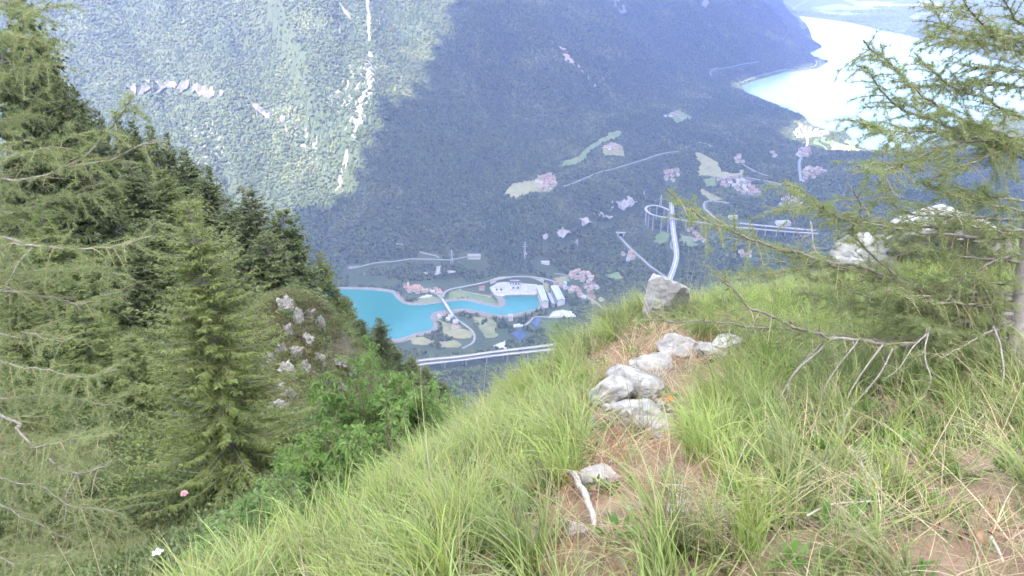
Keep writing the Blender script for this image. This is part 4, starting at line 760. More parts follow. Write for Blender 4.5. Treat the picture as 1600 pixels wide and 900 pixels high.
# ------------------------------------------------------------------ the larch at the right
base, _t = R(np.float64(1578), np.float64(585)); ROOT = base
larch = obj('larch_tree', None, loc=base, label='larch with long needled boughs reaching in over the grass and the pale lake', cat='tree')
trunk = np.array([at_t(a, b, np.float64(t)) for a, b, t in ((1580,605,4.42),(1592,520,4.55),(1602,430,4.62),(1614,330,4.68),(1622,200,4.75),(1640,60,4.8),(1655,-120,4.85))]); mb = MB(); mb.tube(spline(trunk, 6)-ROOT, np.linspace(.062, .036, 37), 12); obj('trunk', mb.mesh('trunk', m_bark, True), larch)
RB = [  # tip to trunk in pixels, depth at tip and at trunk, radius, greenness
 ([(1500,-10),(1522,25),(1544,44),(1575,59),(1640,75)],4.1,4.7,.010,.9,0), ([(1350,62),(1366,78),(1387,97),(1412,122),(1437,147),(1462,166),(1487,178),(1516,190),(1544,200),(1569,209),(1622,222)],3.9,4.7,.010,1,1),
 ([(1340,100),(1359,112),(1375,137),(1400,166),(1444,184),(1484,200),(1512,212),(1544,222),(1618,246)],4.0,4.7,.010,1,0), ([(1344,194),(1369,200),(1400,205),(1444,206),(1491,205),(1560,215),(1620,230)],3.8,4.7,.008,1,0),
 ([(1340,262),(1375,269),(1403,259),(1425,250),(1450,238),(1494,225),(1537,219),(1618,240)],3.7,4.7,.009,.8,0), ([(1428,81),(1459,116),(1487,134),(1544,156),(1569,172),(1625,195)],4.3,4.75,.009,1,1), ([(1450,53),(1491,64),(1528,66),(1632,90)],4.3,4.8,.008,.9,0),
 ([(1409,137),(1459,133),(1522,128),(1630,140)],4.4,4.8,.008,.9,0), ([(1459,278),(1506,259),(1569,237),(1615,255)],4.2,4.7,.008,.7,0), ([(1453,0),(1475,40),(1500,50),(1636,70)],4.4,4.8,.008,.9,0), ([(1560,-20),(1580,20),(1600,40),(1640,50)],4.4,4.8,.008,1,0),
 ([(1042,292),(1075,325),(1125,352),(1165,371),(1200,385),(1250,397),(1300,410),(1350,419),(1395,435),(1480,462),(1588,470)],3.6,4.62,.014,.75,0),
 ([(1222,289),(1256,299),(1284,327),(1334,345),(1381,355),(1475,367),(1550,372),(1600,368)],3.8,4.66,.011,.8,0), ([(1212,327),(1240,328),(1278,329),(1330,345),(1420,352),(1600,360)],4.0,4.66,.008,.8,0),
 ([(1119,430),(1150,455),(1172,483),(1209,495),(1244,513),(1275,520),(1303,528),(1350,535),(1381,538),(1425,536),(1456,520),(1520,500),(1586,490)],3.5,4.58,.016,.45,2),
 ([(1000,497),(1050,506),(1090,500),(1130,502),(1180,512),(1244,516),(1300,524),(1430,530),(1586,500)],3.55,4.58,.009,.55,1), ([(1146,436),(1180,430),(1230,425),(1270,412),(1340,424),(1440,450),(1588,460)],3.7,4.62,.009,.6,0),
 ([(1332,298),(1345,320),(1338,345),(1332,360),(1350,390),(1400,432),(1450,455),(1588,462)],3.9,4.62,.010,.5,0), ([(1370,280),(1385,300),(1400,320),(1440,335),(1600,345)],4.1,4.66,.008,.7,0), ([(1480,470),(1500,440),(1560,405),(1595,400)],4.3,4.64,.010,.6,0),
 ([(1380,455),(1420,462),(1462,465),(1520,480),(1584,500)],4.2,4.58,.009,.6,0), ([(1470,560),(1500,545),(1530,526),(1560,515),(1584,505)],4.0,4.58,.009,.6,0), ([(1390,455),(1440,470),(1500,475),(1586,478)],4.0,4.6,.008,.8,0),
 ([(1230,420),(1300,445),(1380,470),(1460,490),(1584,500)],4.1,4.58,.008,.9,0), ([(1480,330),(1520,352),(1560,362),(1598,372)],4.2,4.66,.008,.8,0), ([(1400,395),(1450,392),(1520,402),(1594,412)],4.2,4.64,.008,.8,0),([(1300,470),(1380,490),(1460,505),(1584,512)],4.3,4.6,.007,1,0),([(1420,500),(1480,520),(1530,530),(1580,530)],4.1,4.56,.007,1,0),([(1480,300),(1530,315),(1602,330)],4.3,4.68,.007,1,0),([(1500,100),(1560,110),(1634,110)],4.4,4.8,.007,1,0),([(1440,290),(1500,300),(1604,315)],4.4,4.68,.007,1,0),([(1500,420),(1540,440),(1590,445)],4.3,4.62,.007,1,0),([(1350,440),(1420,445),(1500,455),(1588,455)],4.35,4.62,.007,1,0),([(1250,455),(1330,470),(1430,480),(1586,485)],4.4,4.6,.007,1,0)]
for k, (px, t0, t1, r0, g, c) in enumerate(RB):
    a = np.array(px, float); P = at_t(a[:, 0], a[:, 1], np.linspace(t0, t1, len(a)))[::-1]; larch_bough(larch, P, r0, 300+k, g, origin=ROOT, cones=c, tw=(.033, .10, .36), droop=.25, n=18)
for k, px in enumerate([[(1303,525),(1275,553),(1240,584),(1219,619),(1200,650)],[(1290,530),(1240,584),(1231,616),(1209,656),(1181,706)],[(1340,534),(1303,584),(1287,619),(1290,644)],[(1378,540),(1340,590),(1322,625),(1319,662)],[(1400,540),(1375,584),(1340,625),(1319,656),(1306,700),(1281,731)],[(1453,519),(1431,537),(1412,569),(1381,594)],[(1553,508),(1566,540),(1569,590),(1553,625),(1487,668)],[(1263,352),(1270,385),(1285,400)],[(1450,515),(1440,560),(1448,600),(1432,640)]]):
    a = np.array(px, float); t_ = np.minimum(np.linspace(4.0, 3.75, len(a)), R(a[:, 0], a[:, 1])[1]-.50); P = at_t(a[:, 0], a[:, 1], t_); larch_bough(larch, P+.02*fbm(P*3, 2, k)[:, None]*np.array([1, .3, 1]), .0036, 400+k, .75, origin=ROOT, tw=(.09, .05, .22), droop=.2, name='bare_bough', sub=False, from_=.2)

# ------------------------------------------------------------------ the larch boughs at the left
lroot = np.array([-5.2, 5.0, -5.5]); lroot[2] = spur(-5.2, 5.0)
larch2 = obj('larch_tree', None, loc=lroot, label='larch outside the frame sending bare grey boughs in from the left edge', cat='tree')
tx, ty = -5.2, 5.0; mb = MB(); mb.tube(spline(np.array([(tx, ty, lroot[2]-.3), (tx, ty, -4.), (tx+.05, ty, -1.5), (tx, ty, 1.2)]), 6)-lroot, np.linspace(.11, .06, 19), 12); obj('trunk', mb.mesh('trunk', m_bark, True), larch2)
LB = [([(0,372),(19,380),(47,383),(94,386),(150,388),(181,386),(212,377),(237,371)],.016,.7),([(6,453),(47,460),(87,467),(122,477),(147,470),(169,460),(203,458)],.014,.6),([(0,520),(37,519),(62,527),(94,532),(114,528)],.009,.6),([(0,647),(25,666),(47,691),(69,713),(91,729),(122,739),(153,733),(175,722)],.018,.5),([(0,788),(31,804),(62,819),(94,835),(120,850)],.012,.6),
      ([(0,281),(35,280),(69,275),(106,262),(144,256),(175,250),(219,228),(266,219)],.015,.35),([(100,262),(134,244),(162,212),(187,181),(206,150)],.008,.85),([(0,190),(25,181),(47,170),(59,144)],.010,.7),([(0,3),(19,12),(47,19),(66,16),(78,3)],.010,.9),([(-30,60),(10,50),(40,60),(70,50)],.008,1),([(-30,230),(30,240),(90,225),(120,190)],.008,1),([(-20,330),(40,325),(100,310),(160,300)],.009,1),
      ([(-20,420),(60,425),(120,420),(190,430)],.008,1),([(-20,560),(60,575),(120,590),(180,580)],.009,1),([(-20,620),(60,618),(130,625),(200,640)],.009,.9),([(-20,740),(60,760),(110,790),(169,800),(200,810)],.010,.7),([(-20,860),(60,870),(120,865)],.009,.9),([(119,741),(103,772),(101,797),(97,838)],.006,.4),([(50,388),(31,408),(6,452)],.006,.3),([(-30,120),(20,110),(60,100),(80,110)],.008,1),([(-30,690),(40,700),(100,690),(170,680)],.008,1)]
for k, (px, r0, g) in enumerate(LB):
    a = np.array(px, float); t0 = 4.6+.9*((k*37) % 10)/10; P = at_t(a[:, 0], a[:, 1], np.linspace(t0+.3, t0, len(a)))
    if px[0][0] <= 6: P = np.vstack([(tx, ty, P[0, 2]+.25), P])
    larch_bough(larch2, P, r0*1.1, 500+k, min(1, g*1.25), origin=lroot, tw=(.038, .15, .55), droop=.3, n=18, from_=.45 if px[0][0] <= 6 else .1)

# ------------------------------------------------------------------ whole conifers
def conifer(seed, h, Rb, m, whorl=.30, per=7, stations=9, twl=.34, twn=3, ln=.05, nw=.006, droop=.25, bare=.06, dense=6, fine=True, up=.3, wq=.17, shape=.8):
    """trunk mesh and crown mesh of a tree standing at the origin"""
    r = np.random.default_rng(seed); mb = MB(); z = np.linspace(-.6, h, 12); mb.tube(np.c_[.03*h*.3*np.sin(z*.7+seed)*(z/h), .02*h*.3*np.cos(z*.9)*(z/h), z], np.linspace(.014*h+.02, .008, 12), 8); cr = []; cF = []; nv = 0; zz = h*bare
    while zz < h*.985:
        f = 1-zz/h; Lb = Rb*(f**shape*.95+.05)*r.uniform(.8, 1.1)
        for k in range(per if f > .15 else 5):
            a = r.uniform(0, 6.283); L = Lb*r.uniform(.55, 1.12); s = np.linspace(0, 1, 8); zc = zz+r.uniform(-.5, .5)*whorl+L*(up*f*0+.18*(1-f)*1.5)*s-droop*L*s**1.3*(.4+f)+.16*L*s**3
            Pb = np.c_[np.cos(a)*L*s, np.sin(a)*L*s, zc]; mb.tube(Pb, np.linspace(.007*h*f**.5*.4+.004, .002, 8), 4); p, d = along(Pb, L/(stations*max(L/Rb, .25)+1), r, .12, 1.0)
            lat = np.cross(d, [0, 0, 1.0]); 
            for j in range(twn):
                sg = (-1)**j; t = unit(d*.7+lat*sg*r.uniform(.4, 1.0, (len(p), 1))+r.normal(size=p.shape)*.22+[0, 0, -.18]); l = twl*Rb*r.uniform(.5, 1.1, (len(p), 1))*(.35+.65*f**.5)*np.linspace(1, .55, len(p))[:, None]
                if fine:
                    q = np.concatenate([p+t*l*u for u in np.linspace(.12, 1, dense)]); tt = np.concatenate([t]*dense); V, F = needles(q, unit(tt+r.normal(size=q.shape)*.5), 7, ln, nw, r, spread=.9)
                else:
                    w = unit(np.cross(t, r.normal(size=t.shape)))*l*wq; e = p+t*l; m1 = p+t*l*.45; V = np.stack([p, m1-w, e+[0, 0, -.04], m1+w], 1).reshape(-1, 3); F = np.arange(len(V)).reshape(-1, 4)
                cr.append(V); cF.append(F+nv); nv += len(V)
        zz += whorl*(.55+.45*f)
    return mb.mesh('trunk', m_bark, True), mesh('crown', np.concatenate(cr), np.concatenate(cF), m)
def plant_tree(name, label, loc, trunk_me, crown_me, rz=0, sc=1.0, group=None, cat='tree'):
    t = obj(name, None, loc=loc, rz=rz, scale=sc, label=label, cat=cat, group=group); obj('trunk', trunk_me, t); obj('crown', crown_me, t); return t
def stand(px, y, py_top):
    """ground point on the spur below a pixel column at distance y, and the height up to a pixel row"""
    d = ray(np.float64(px), np.float64(py_top)); top = d*(y/d[1]); zb = spur(top[0], y); return np.array([top[0], y, zb]), top[2]-zb
q, h = stand(292, 17.5, 303); tm, cm = conifer(11, h, 2.75, mat('bright needles of the young larch', (.150,.190,.050), (.205,.240,.072), .9, trans=.4, rough=.6, detail=2), whorl=.17, per=10, stations=24, twl=.12, twn=6, shape=.66, droop=.02, bare=.05, fine=False, wq=.10)
plant_tree('larch_tree', 'young feathery larch standing alone in front of the dark firs', q, tm, cm)
FV = [conifer(20+i, 10.0, 2.1+.35*i, m_fir, whorl=.26, per=10, stations=13, twl=.24, twn=5, droop=.14+.05*i, shape=.5, fine=False, bare=.04) for i in range(3)]
LV = [conifer(30+i, 8.0, 2.0+.4*i, m_needle2, whorl=.26, per=9, stations=12, twl=.26, twn=5, droop=.06, shape=.6, fine=False, wq=.13, bare=.04) for i in range(2)]
TREES = [(385,48,292,1,0,'dark fir with a pointed top right behind the young larch'),(440,50,326,2,0,'broad dark fir above the rocky knoll'),(352,52,305,0,0,'fir squeezed between the larch and the dark fir'),(415,46,360,2,0,'low bushy fir just above the knoll'),(468,54,395,0,0,'small fir at the right edge of the dark group'),
 (500,62,392,0,1,'pale green larch leaning out behind the knoll'),(540,66,462,0,0,'slender spire like spruce in front of the turquoise lake'),(524,62,450,1,0,'spruce beside the spire like one'),(563,66,500,1,0,'spruce with a blunt top against the turquoise water'),(592,68,497,0,0,'pointed spruce at the near shore of the lake'),(612,70,535,1,0,'small spruce below the pointed pair'),(640,72,556,2,0,'rounded spruce near the motorway'),(665,75,572,1,0,'last spruce of the row running down to the motorway'),(690,76,596,2,0,'low spruce at the foot of the row'),
 (552,48,545,1,1,'light green larch below the spruce row'),(585,52,560,0,1,'light green larch in front of the small spruce'),(625,56,585,1,1,'bushy larch at the bottom of the gully'),(655,60,605,0,1,'little larch at the mouth of the gully'),
 (285,72,232,1,0,'dark fir at the end of the skyline of the spur'),(258,74,205,0,0,'fir second from the end of the spur skyline'),(232,74,192,1,1,'olive larch on the spur skyline'),(205,76,186,2,0,'wide fir on the spur skyline'),(180,76,172,0,0,'narrow fir on the spur skyline'),(150,78,170,1,0,'fir in the middle of the spur skyline'),(110,70,134,0,0,'tall narrow fir left of the rock band'),(130,78,158,2,0,'fir next to the tall narrow one'),(85,70,110,1,0,'fir behind the grey boughs'),
 (320,60,258,0,0,'small fir below the skyline rock'),(300,64,300,1,1,'larch under the skyline rock'),(250,56,262,1,1,'larch on the sunny side of the spur'),(200,54,250,2,0,'dark fir on the upper spur slope'),(150,52,262,1,1,'larch among the firs of the upper spur slope'),(95,50,230,2,0,'dense fir on the upper spur slope'),
 (15,36,-40,1,0,'big dark fir cut by the top corner of the frame'),(-10,34,40,2,0,'big fir at the very edge of the frame'),(62,42,60,1,0,'fir behind the corner fir'),(20,40,150,1,1,'larch in front of the corner firs'),(70,36,200,2,0,'low dark fir below the corner'),(120,40,300,0,1,'larch on the middle slope'),(60,32,330,1,1,'larch behind the long bare bough'),(180,38,330,2,0,'bushy fir on the middle slope'),(235,40,340,1,0,'fir left of the young larch'),(10,28,430,0,1,'low larch at the left edge'),(120,27,470,1,1,'low bushy larch in the tangle of boughs'),(200,26,520,0,1,'low larch left of the young larch')]
for k, (px, y, pt, v, kind, lab) in enumerate(TREES):
    q, h = stand(px, y, pt); h = max(h, 2.0); tmc = (LV if kind else FV)[v % len(LV if kind else FV)]; s = h/(8.0 if kind else 10.0); w = min(max(s*1.35, .75), 1.25) if s < 1.2 else s*.62
    plant_tree('larch_tree' if kind else 'fir_tree', lab, q, *tmc, rz=k*1.7, sc=(w, w, s), group='trees on the side spur')

# ------------------------------------------------------------------ broadleaf shrubs in the gully
def shrub(seed, rx, rz_, nl, m, leaf=(.075, .027), pinn=5):
    r = np.random.default_rng(seed); mb = MB(); L = []; k = 0; V = []; nb = 34
    for b in range(nb):
        a = r.uniform(0, 6.283); e = np.array([math.cos(a)*rx*r.uniform(.2, 1), math.sin(a)*rx*r.uniform(.2, 1), 0]); e[2] = rz_*r.uniform(.7, 1.05)*math.sqrt(max(.15, 1-(e[0]**2+e[1]**2)/rx**2*.85)); s = np.linspace(0, 1, 7)[:, None]
        P = e*s*np.array([1, 1, 1.0])+np.array([0, 0, .25*rz_])*np.sin(s*3.14)+r.normal(size=3)*.05*s; mb.tube(P, np.linspace(.014, .003, 7), 5)
        for T in side_twigs(P, r, .055, .15, .42, .3, 1.0, .2, .8)+[P[4:]]:
            mb.tube(T, np.linspace(.004, .0015, len(T)), 3); p, d = along(T, .028, r, .1, 1)
            lat = unit(np.cross(d, [0, 0, 1.0]))
            for sg in (-1, 1):
                t = unit(d*.6+lat*sg+r.normal(size=p.shape)*.3+[0, 0, -.25]); ln = leaf[0]*r.uniform(.7, 1.4, (len(p), 1)); wv = unit(np.cross(t, unit(np.array([0, 0, 1.0])+r.normal(size=p.shape)*.5)))*leaf[1]/2*ln/leaf[0]; m1 = p+t*ln*.45
                V.append(np.stack([p, m1-wv+[0, 0, .004], p+t*ln+[0, 0, -.012], m1+wv+[0, 0, .004]], 1).reshape(-1, 3))
    V = np.concatenate(V); return mb.mesh('stem', m_stem), mesh('leaves', V, np.arange(len(V)).reshape(-1, 4), m)
SH = [shrub(41, .95, 1.5, 0, m_leaf), shrub(42, .8, 1.3, 0, m_leaf), shrub(43, 1.1, 1.2, 0, m_leaf)]
for k, (px, y, pt, v, s, lab) in enumerate([(570,11.0,578,0,1.0,'light green shrub with the highest top in front of the knoll'),(625,11.5,590,1,1.1,'light green shrub beside the spruce row'),(510,10.0,650,2,1.0,'light green shrub below the knoll rocks'),(662,12.0,612,1,.9,'light green shrub at the far end of the thicket'),(600,9.6,660,0,1.0,'light green shrub in the middle of the thicket'),(445,9.0,735,2,.9,'light green shrub next to the gully rock'),(540,8.6,735,1,1.0,'deep green shrub low in the gully'),(400,8.2,810,0,.9,'shrub at the lower edge of the thicket'),(480,7.6,810,1,.9,'shrub touching the long grass'),(630,8.8,700,2,.9,'shrub tucked against the grassy edge'),(700,13.0,640,0,.9,'last shrub of the thicket at the drop'),(330,8.6,850,1,.8,'small shrub at the foot of the slope')]):
    q, h = stand(px, y, pt); d = ray(np.float64(px), np.float64(pt)); top = d*(y/d[1]); sc = s; loc = top-np.array([0, 0, 1.55*sc]); loc = q if loc[2] < q[2] else loc
    hh = (top[2]-q[2])/1.32; t = obj('shrub', None, loc=q, rz=k*2.1, scale=(sc*1.15, sc*1.15, max(hh, .7)), label=lab, cat='shrub', group='light green shrubs in the gully'); obj('stem', SH[v][0], t); obj('leaves', SH[v][1], t, kind='stuff')

# ------------------------------------------------------------------ undergrowth on the spur
def clump(seed, m, n=150, leaf=(.07, .035), rx=.5, rzz=.4):
    r = np.random.default_rng(seed); u = unit(r.normal(size=(n, 3))); u[:, 2] = np.abs(u[:, 2]); p = u*r.uniform(.5, 1, (n, 1))*[rx, rx, rzz]; t = unit(u+r.normal(size=(n, 3))*.8); ln = leaf[0]*r.uniform(.6, 1.4, (n, 1)); w = unit(np.cross(t, r.normal(size=(n, 3))))*leaf[1]/2; m1 = p+t*ln*.5
    return mesh('clump', np.stack([p, m1-w, p+t*ln, m1+w], 1).reshape(-1, 3), np.arange(4*n).reshape(-1, 4), m)
def blades(seed, n, lo, hi, w, rad, m, lean=(.5, 1.4), el=(60, 88), seg=6, curl=1.6, dirn=None):
    """a tuft of n arching blades"""
    r = np.random.default_rng(seed); a = r.uniform(0, 2*np.pi, n) if dirn is None else dirn+r.normal(size=n)*.8; L = r.uniform(lo, hi, n); th = np.radians(r.uniform(*el, n)); bend = r.uniform(*lean, n)*curl; rr = rad*np.sqrt(r.uniform(size=n)); b = r.uniform(0, 2*np.pi, n)
    P = np.zeros((n, seg+1, 3)); P[:, 0, 0] = rr*np.cos(b); P[:, 0, 1] = rr*np.sin(b); P[:, 0, 2] = -.02
    for k in range(seg):
        s = k/seg; t = th-bend*s**1.5; h = np.cos(t)*L/seg; P[:, k+1] = P[:, k]+np.stack([h*np.cos(a), h*np.sin(a), np.sin(t)*L/seg], -1)
    a2 = a+np.pi/2+r.normal(size=n)*.5; W = np.stack([np.cos(a2), np.sin(a2), r.normal(size=n)*.3], -1)[:, None]*(w*r.uniform(.6, 1.2, n)[:, None]*(1-np.linspace(0, 1, seg+1)**2.2*.93))[..., None]/2
    V = np.stack([P-W, P+W], 2).reshape(-1, 3); i = np.arange(n)[:, None]*(seg+1)*2+np.arange(seg)[None]*2; F = np.stack([i, i+1, i+3, i+2], -1).reshape(-1, 4)
    me = mesh('tuft', V, F, m); fattr(me, 'along', np.tile(np.repeat(np.linspace(0, 1, seg+1)**1.5, 2), n)); return me
m_g1 = mat('fresh long grass', (.150,.215,.042), (.195,.250,.060), 1.5, trans=.48, rough=.5, rand=.24, vcol=(.25,.31,.088))
m_g5 = mat('pale yellow grass', (.165,.215,.055), (.215,.250,.078), 1.5, trans=.45, rough=.5, rand=.2, vcol=(.27,.285,.11))
m_g2 = mat('olive grass', (.100,.140,.042), (.155,.175,.062), 1.5, trans=.35, rough=.55, rand=.2, vcol=(.17,.17,.075))
m_g6 = mat('brown spur grass', (.10,.066,.040), (.16,.115,.068), 2, trans=.2, rough=.8, rand=.25)
m_g3 = mat('straw', (.27,.205,.12), (.38,.31,.20), 4, trans=.25, rough=.7, rand=.22)
m_g4 = mat('reddish dead grass', (.20,.095,.055), (.29,.15,.09), 4, trans=.2, rough=.8, rand=.22)
n = 14000; X = RNG.uniform(-60, 3, n*3); Y = 5+RNG.uniform(0, 1, n*3)**1.5*78; Z = spur(X, Y); px, py, f_ = to_px(np.stack([X, Y, Z], -1)); k = (px > -150) & (px < 800) & (py > 180) & (py < 1050); X, Y, Z, px, py = X[k], Y[k], Z[k], px[k], py[k]
dry = in_poly(px, py, np.array([(385,500),(430,455),(500,455),(535,500),(545,600),(480,650),(420,660),(380,600)])) ; bare = fbm(xy3(X, Y, 3.5), 3, 5) < -.15
def put(w, lo, hi, src, name, lab, z0=.0, pts=None):
    P = np.stack([X, Y, Z+z0], -1)[w] if pts is None else pts; n = len(P); rot = np.c_[RNG.normal(size=(n, 2))*.18, RNG.uniform(0, 6.28, n)]; s = RNG.uniform(lo, hi, n); scatter(name, P, rot, np.c_[s, s, s], RNG.integers(0, len(src), n), src, lab)
put(~dry & ~bare, .7, 2.0, [clump(51, m_und), clump(52, m_und, leaf=(.05, .03)), clump(53, m_und, rx=.35, rzz=.6)], 'spur_undergrowth', 'low leafy undergrowth on the steep spur')
put(bare | (RNG.uniform(size=len(X)) < .35) & ~dry, .8, 1.7, [blades(54, 40, .25, .5, .010, .15, m_g2), blades(55, 40, .2, .45, .010, .15, m_g2)], 'spur_grass', 'olive grass tussocks on the steep spur')
put(dry, .8, 1.8, [blades(56, 50, .2, .45, .010, .18, m_g6), clump(59, m_und), blades(58, 40, .2, .4, .010, .18, m_g2)], 'dry_spur_grass', 'reddish dry grass on the rocky knoll')
kx = RNG.uniform(size=(2600, 2)); X = -22+kx[:, 0]*16; Y = 24+kx[:, 1]*12; Z = spur(X, Y); px, py, f_ = to_px(np.stack([X, Y, Z], -1)); w = in_poly(px, py, np.array([(385,500),(430,455),(500,455),(535,500),(545,600),(480,650),(420,660),(380,600)])) & (fbm(xy3(X, Y, 1.5), 2, 6) > -.1)
put(w, .6, 1.4, [blades(56, 50, .2, .45, .010, .18, m_g6), clump(50, m_und, leaf=(.05, .03), rx=.3, rzz=.3), blades(58, 40, .2, .4, .010, .18, m_g2)], 'knoll_grass', 'brown and olive grass capping the rocky knoll')
# ------------------------------------------------------------------ the grass of the ridge
n = 60000; X = RNG.uniform(-3.2, 9.5, n); Y = RNG.uniform(.5, 13.5, n); Z = ridge(X, Y); px, py, f_ = to_px(np.stack([X, Y, Z], -1)); k = (px > -350) & (px < 1950) & (py > 330) & (py < 1180) & (Y > .6); X, Y, Z, px, py, f_ = X[k], Y[k], Z[k], px[k], py[k], f_[k]
bare_px = [(925,600),(960,560),(1040,520),(1150,535),(1150,590),(1090,640),(1060,690),(1100,740),(1150,800),(1130,850),(1000,850),(960,900),(880,900),(900,800),(890,740),(930,690)]
bd = seg_dist(px, py, np.array(bare_px, float), True)[0]; bd = np.where(in_poly(px, py, np.array(bare_px, float)), bd, -bd)+fbm(xy3(X, Y, .3), 3, 4)*22
bare2 = [(1480,840),(1600,790),(1700,850),(1650,960),(1500,950)]; bd2 = seg_dist(px, py, np.array(bare2, float), True)[0]; bd2 = np.where(in_poly(px, py, np.array(bare2, float)), bd2, -bd2)+fbm(xy3(X, Y, .3), 3, 14)*25
bd = np.maximum(bd, bd2); zone = fbm(xy3(X, Y, .55), 3, 24)
dens = np.where(f_ < 4, 1.0, np.where(f_ < 7, .9, .7)); u = RNG.uniform(size=len(X))
right = np.clip((px-1050)/250, 0, 1)*np.clip((py-560)/120, 0, 1)
clumpy = fbm(xy3(X, Y, .16), 2, 33)
lush = (bd < -8) & (u < np.where(right > .5,   .18, .50)*dens) & (clumpy+zone*.5 > np.where(right > .5, .1, -.45))
w2 = RNG.uniform(size=len(X)); short = (w2 < np.where(bd > 0, .05, .28)) & (zone > -.9)
straw = RNG.uniform(size=len(X)) < np.where(bd > -5, .10, .02)+.16*right*(zone > -.25)+.07*((px > 870) & (px < 1060) & (py < 560))
red = RNG.uniform(size=len(X)) < np.where(bd > -15, .30, .012)
knoll_ok = ~((px > 930) & (px < 1055) & (py > 622) & (py < 675))      # the rubble itself stays free
DOWN = 2.6
def put2(w, lo, hi, src, name, lab, tilt=.2, sdev=None):
    w = w & knoll_ok; P = np.stack([X, Y, Z], -1)[w]; n = len(P); rot = np.c_[RNG.normal(size=(n, 2))*tilt, RNG.uniform(0, 6.28, n) if sdev is None else RNG.normal(size=n)*sdev]; s = RNG.uniform(lo, hi, n); scatter(name, P, rot, np.c_[s, s, s], RNG.integers(0, len(src), n), src, lab); print(name, n)
put2(lush, .45, .95, [blades(61, 24, .22, .46, .0072, .045, m_g1, lean=(.5, 1.3), dirn=DOWN), blades(62, 22, .25, .50, .0068, .05, m_g1, lean=(.6, 1.5), dirn=DOWN), blades(76, 20, .22, .5, .0062, .05, m_g5, lean=(.5, 1.4), dirn=DOWN), blades(63, 30, .18, .40, .0055, .05, m_g1, lean=(.3, 1.2)), blades(64, 22, .22, .45, .0062, .05, m_g2, lean=(.5, 1.4), dirn=DOWN)], 'long_grass', 'long arching fresh green grass of the ridge', sdev=.7)
put2(short, .6, 1.3, [blades(65, 26, .05, .14, .0030, .05, m_g2, lean=(.2, 1.0)), blades(66, 22, .06, .17, .0032, .05, m_g1, lean=(.2, 1.0)), clump(67, m_und, 40, (.022, .012), .05, .035), clump(77, m_leaf, 16, (.055, .022), .04, .03)], 'short_grass', 'short turf and small herbs between the tussocks')
put2(straw, .6, 1.25, [blades(68, 18, .18, .42, .0036, .06, m_g3, lean=(.2, .9), el=(15, 60)), blades(69, 16, .15, .40, .0034, .08, m_g3, lean=(.1, .8), el=(5, 45)), blades(70, 14, .25, .5, .0030, .05, m_g2, lean=(.3, 1.0), el=(40, 80))], 'straw_grass', 'bleached straw lying among the green grass')
put2(red, .6, 1.2, [blades(71, 30, .06, .18, .0024, .07, m_g4, lean=(.1, 1.2), el=(10, 75)), blades(72, 26, .05, .2, .0024, .08, m_g3, lean=(.1, 1.0), el=(5, 60)), blades(73, 26, .06, .16, .0024, .07, m_g4, lean=(.1, 1.2), el=(10, 60))], 'dead_grass', 'reddish dead grass on the bare soil')
st = (u > .985) & (bd < 0) & (px < 1100)
put2(st, .8, 1.2, [blades(74, 4, .45, .75, .0022, .02, m_g3, lean=(.05, .35), el=(72, 88)), blades(75, 3, .4, .7, .0022, .02, m_g2, lean=(.05, .5), el=(70, 88))], 'seed_stalks', 'thin seed stalks rising out of the long grass')
# single tussocks one can point at
def tussock(px_, py_, me, lab, s=.85, rz=0.0): q, _ = R(np.float64(px_), np.float64(py_)); return obj('grass_tussock', me, loc=q, rz=rz, scale=s, label=lab, cat='grass tussock')
tussock(1050, 870, blades(81, 170, .18, .40, .0040, .06, m_g2, lean=(.3, 1.3)), 'dense olive tussock in the middle of the bare soil at the bottom')
tussock(1160, 770, blades(82, 150, .05, .14, .0028, .05, m_g1, lean=(.1, .7)), 'small bright green cushion of grass on the bare soil')
tussock(1130, 660, blades(83, 190, .25, .50, .0042, .09, m_g1, lean=(.5, 1.5), dirn=2.8), 'big fresh tussock arching over the edge of the rubble')
tussock(1200, 690, blades(84, 170, .25, .52, .0042, .09, m_g1, lean=(.5, 1.5), dirn=2.8), 'big fresh tussock under the hanging bare twigs')
tussock(820, 640, blades(85, 200, .3, .55, .0046, .10, m_g1, lean=(.4, 1.3), dirn=2.7), 'high green tussock on the crest above the gully')
tussock(890, 560, blades(86, 200, .3, .55, .0046, .12, m_g1, lean=(.4, 1.3), dirn=2.7), 'high tussock below the power station')
tussock(960, 520, blades(87, 180, .25, .5, .0044, .12, m_g2, lean=(.4, 1.2), dirn=2.7), 'browning tussock left of the crest boulder')
tussock(740, 640, blades(88, 200, .3, .6, .0046, .10, m_g1, lean=(.4, 1.4), dirn=2.7), 'bleached tussock hanging over the left edge')
tussock(1100, 528, blades(89, 150, .2, .4, .0042, .12, m_g1, lean=(.4, 1.2)), 'green tussock behind the crest boulder')

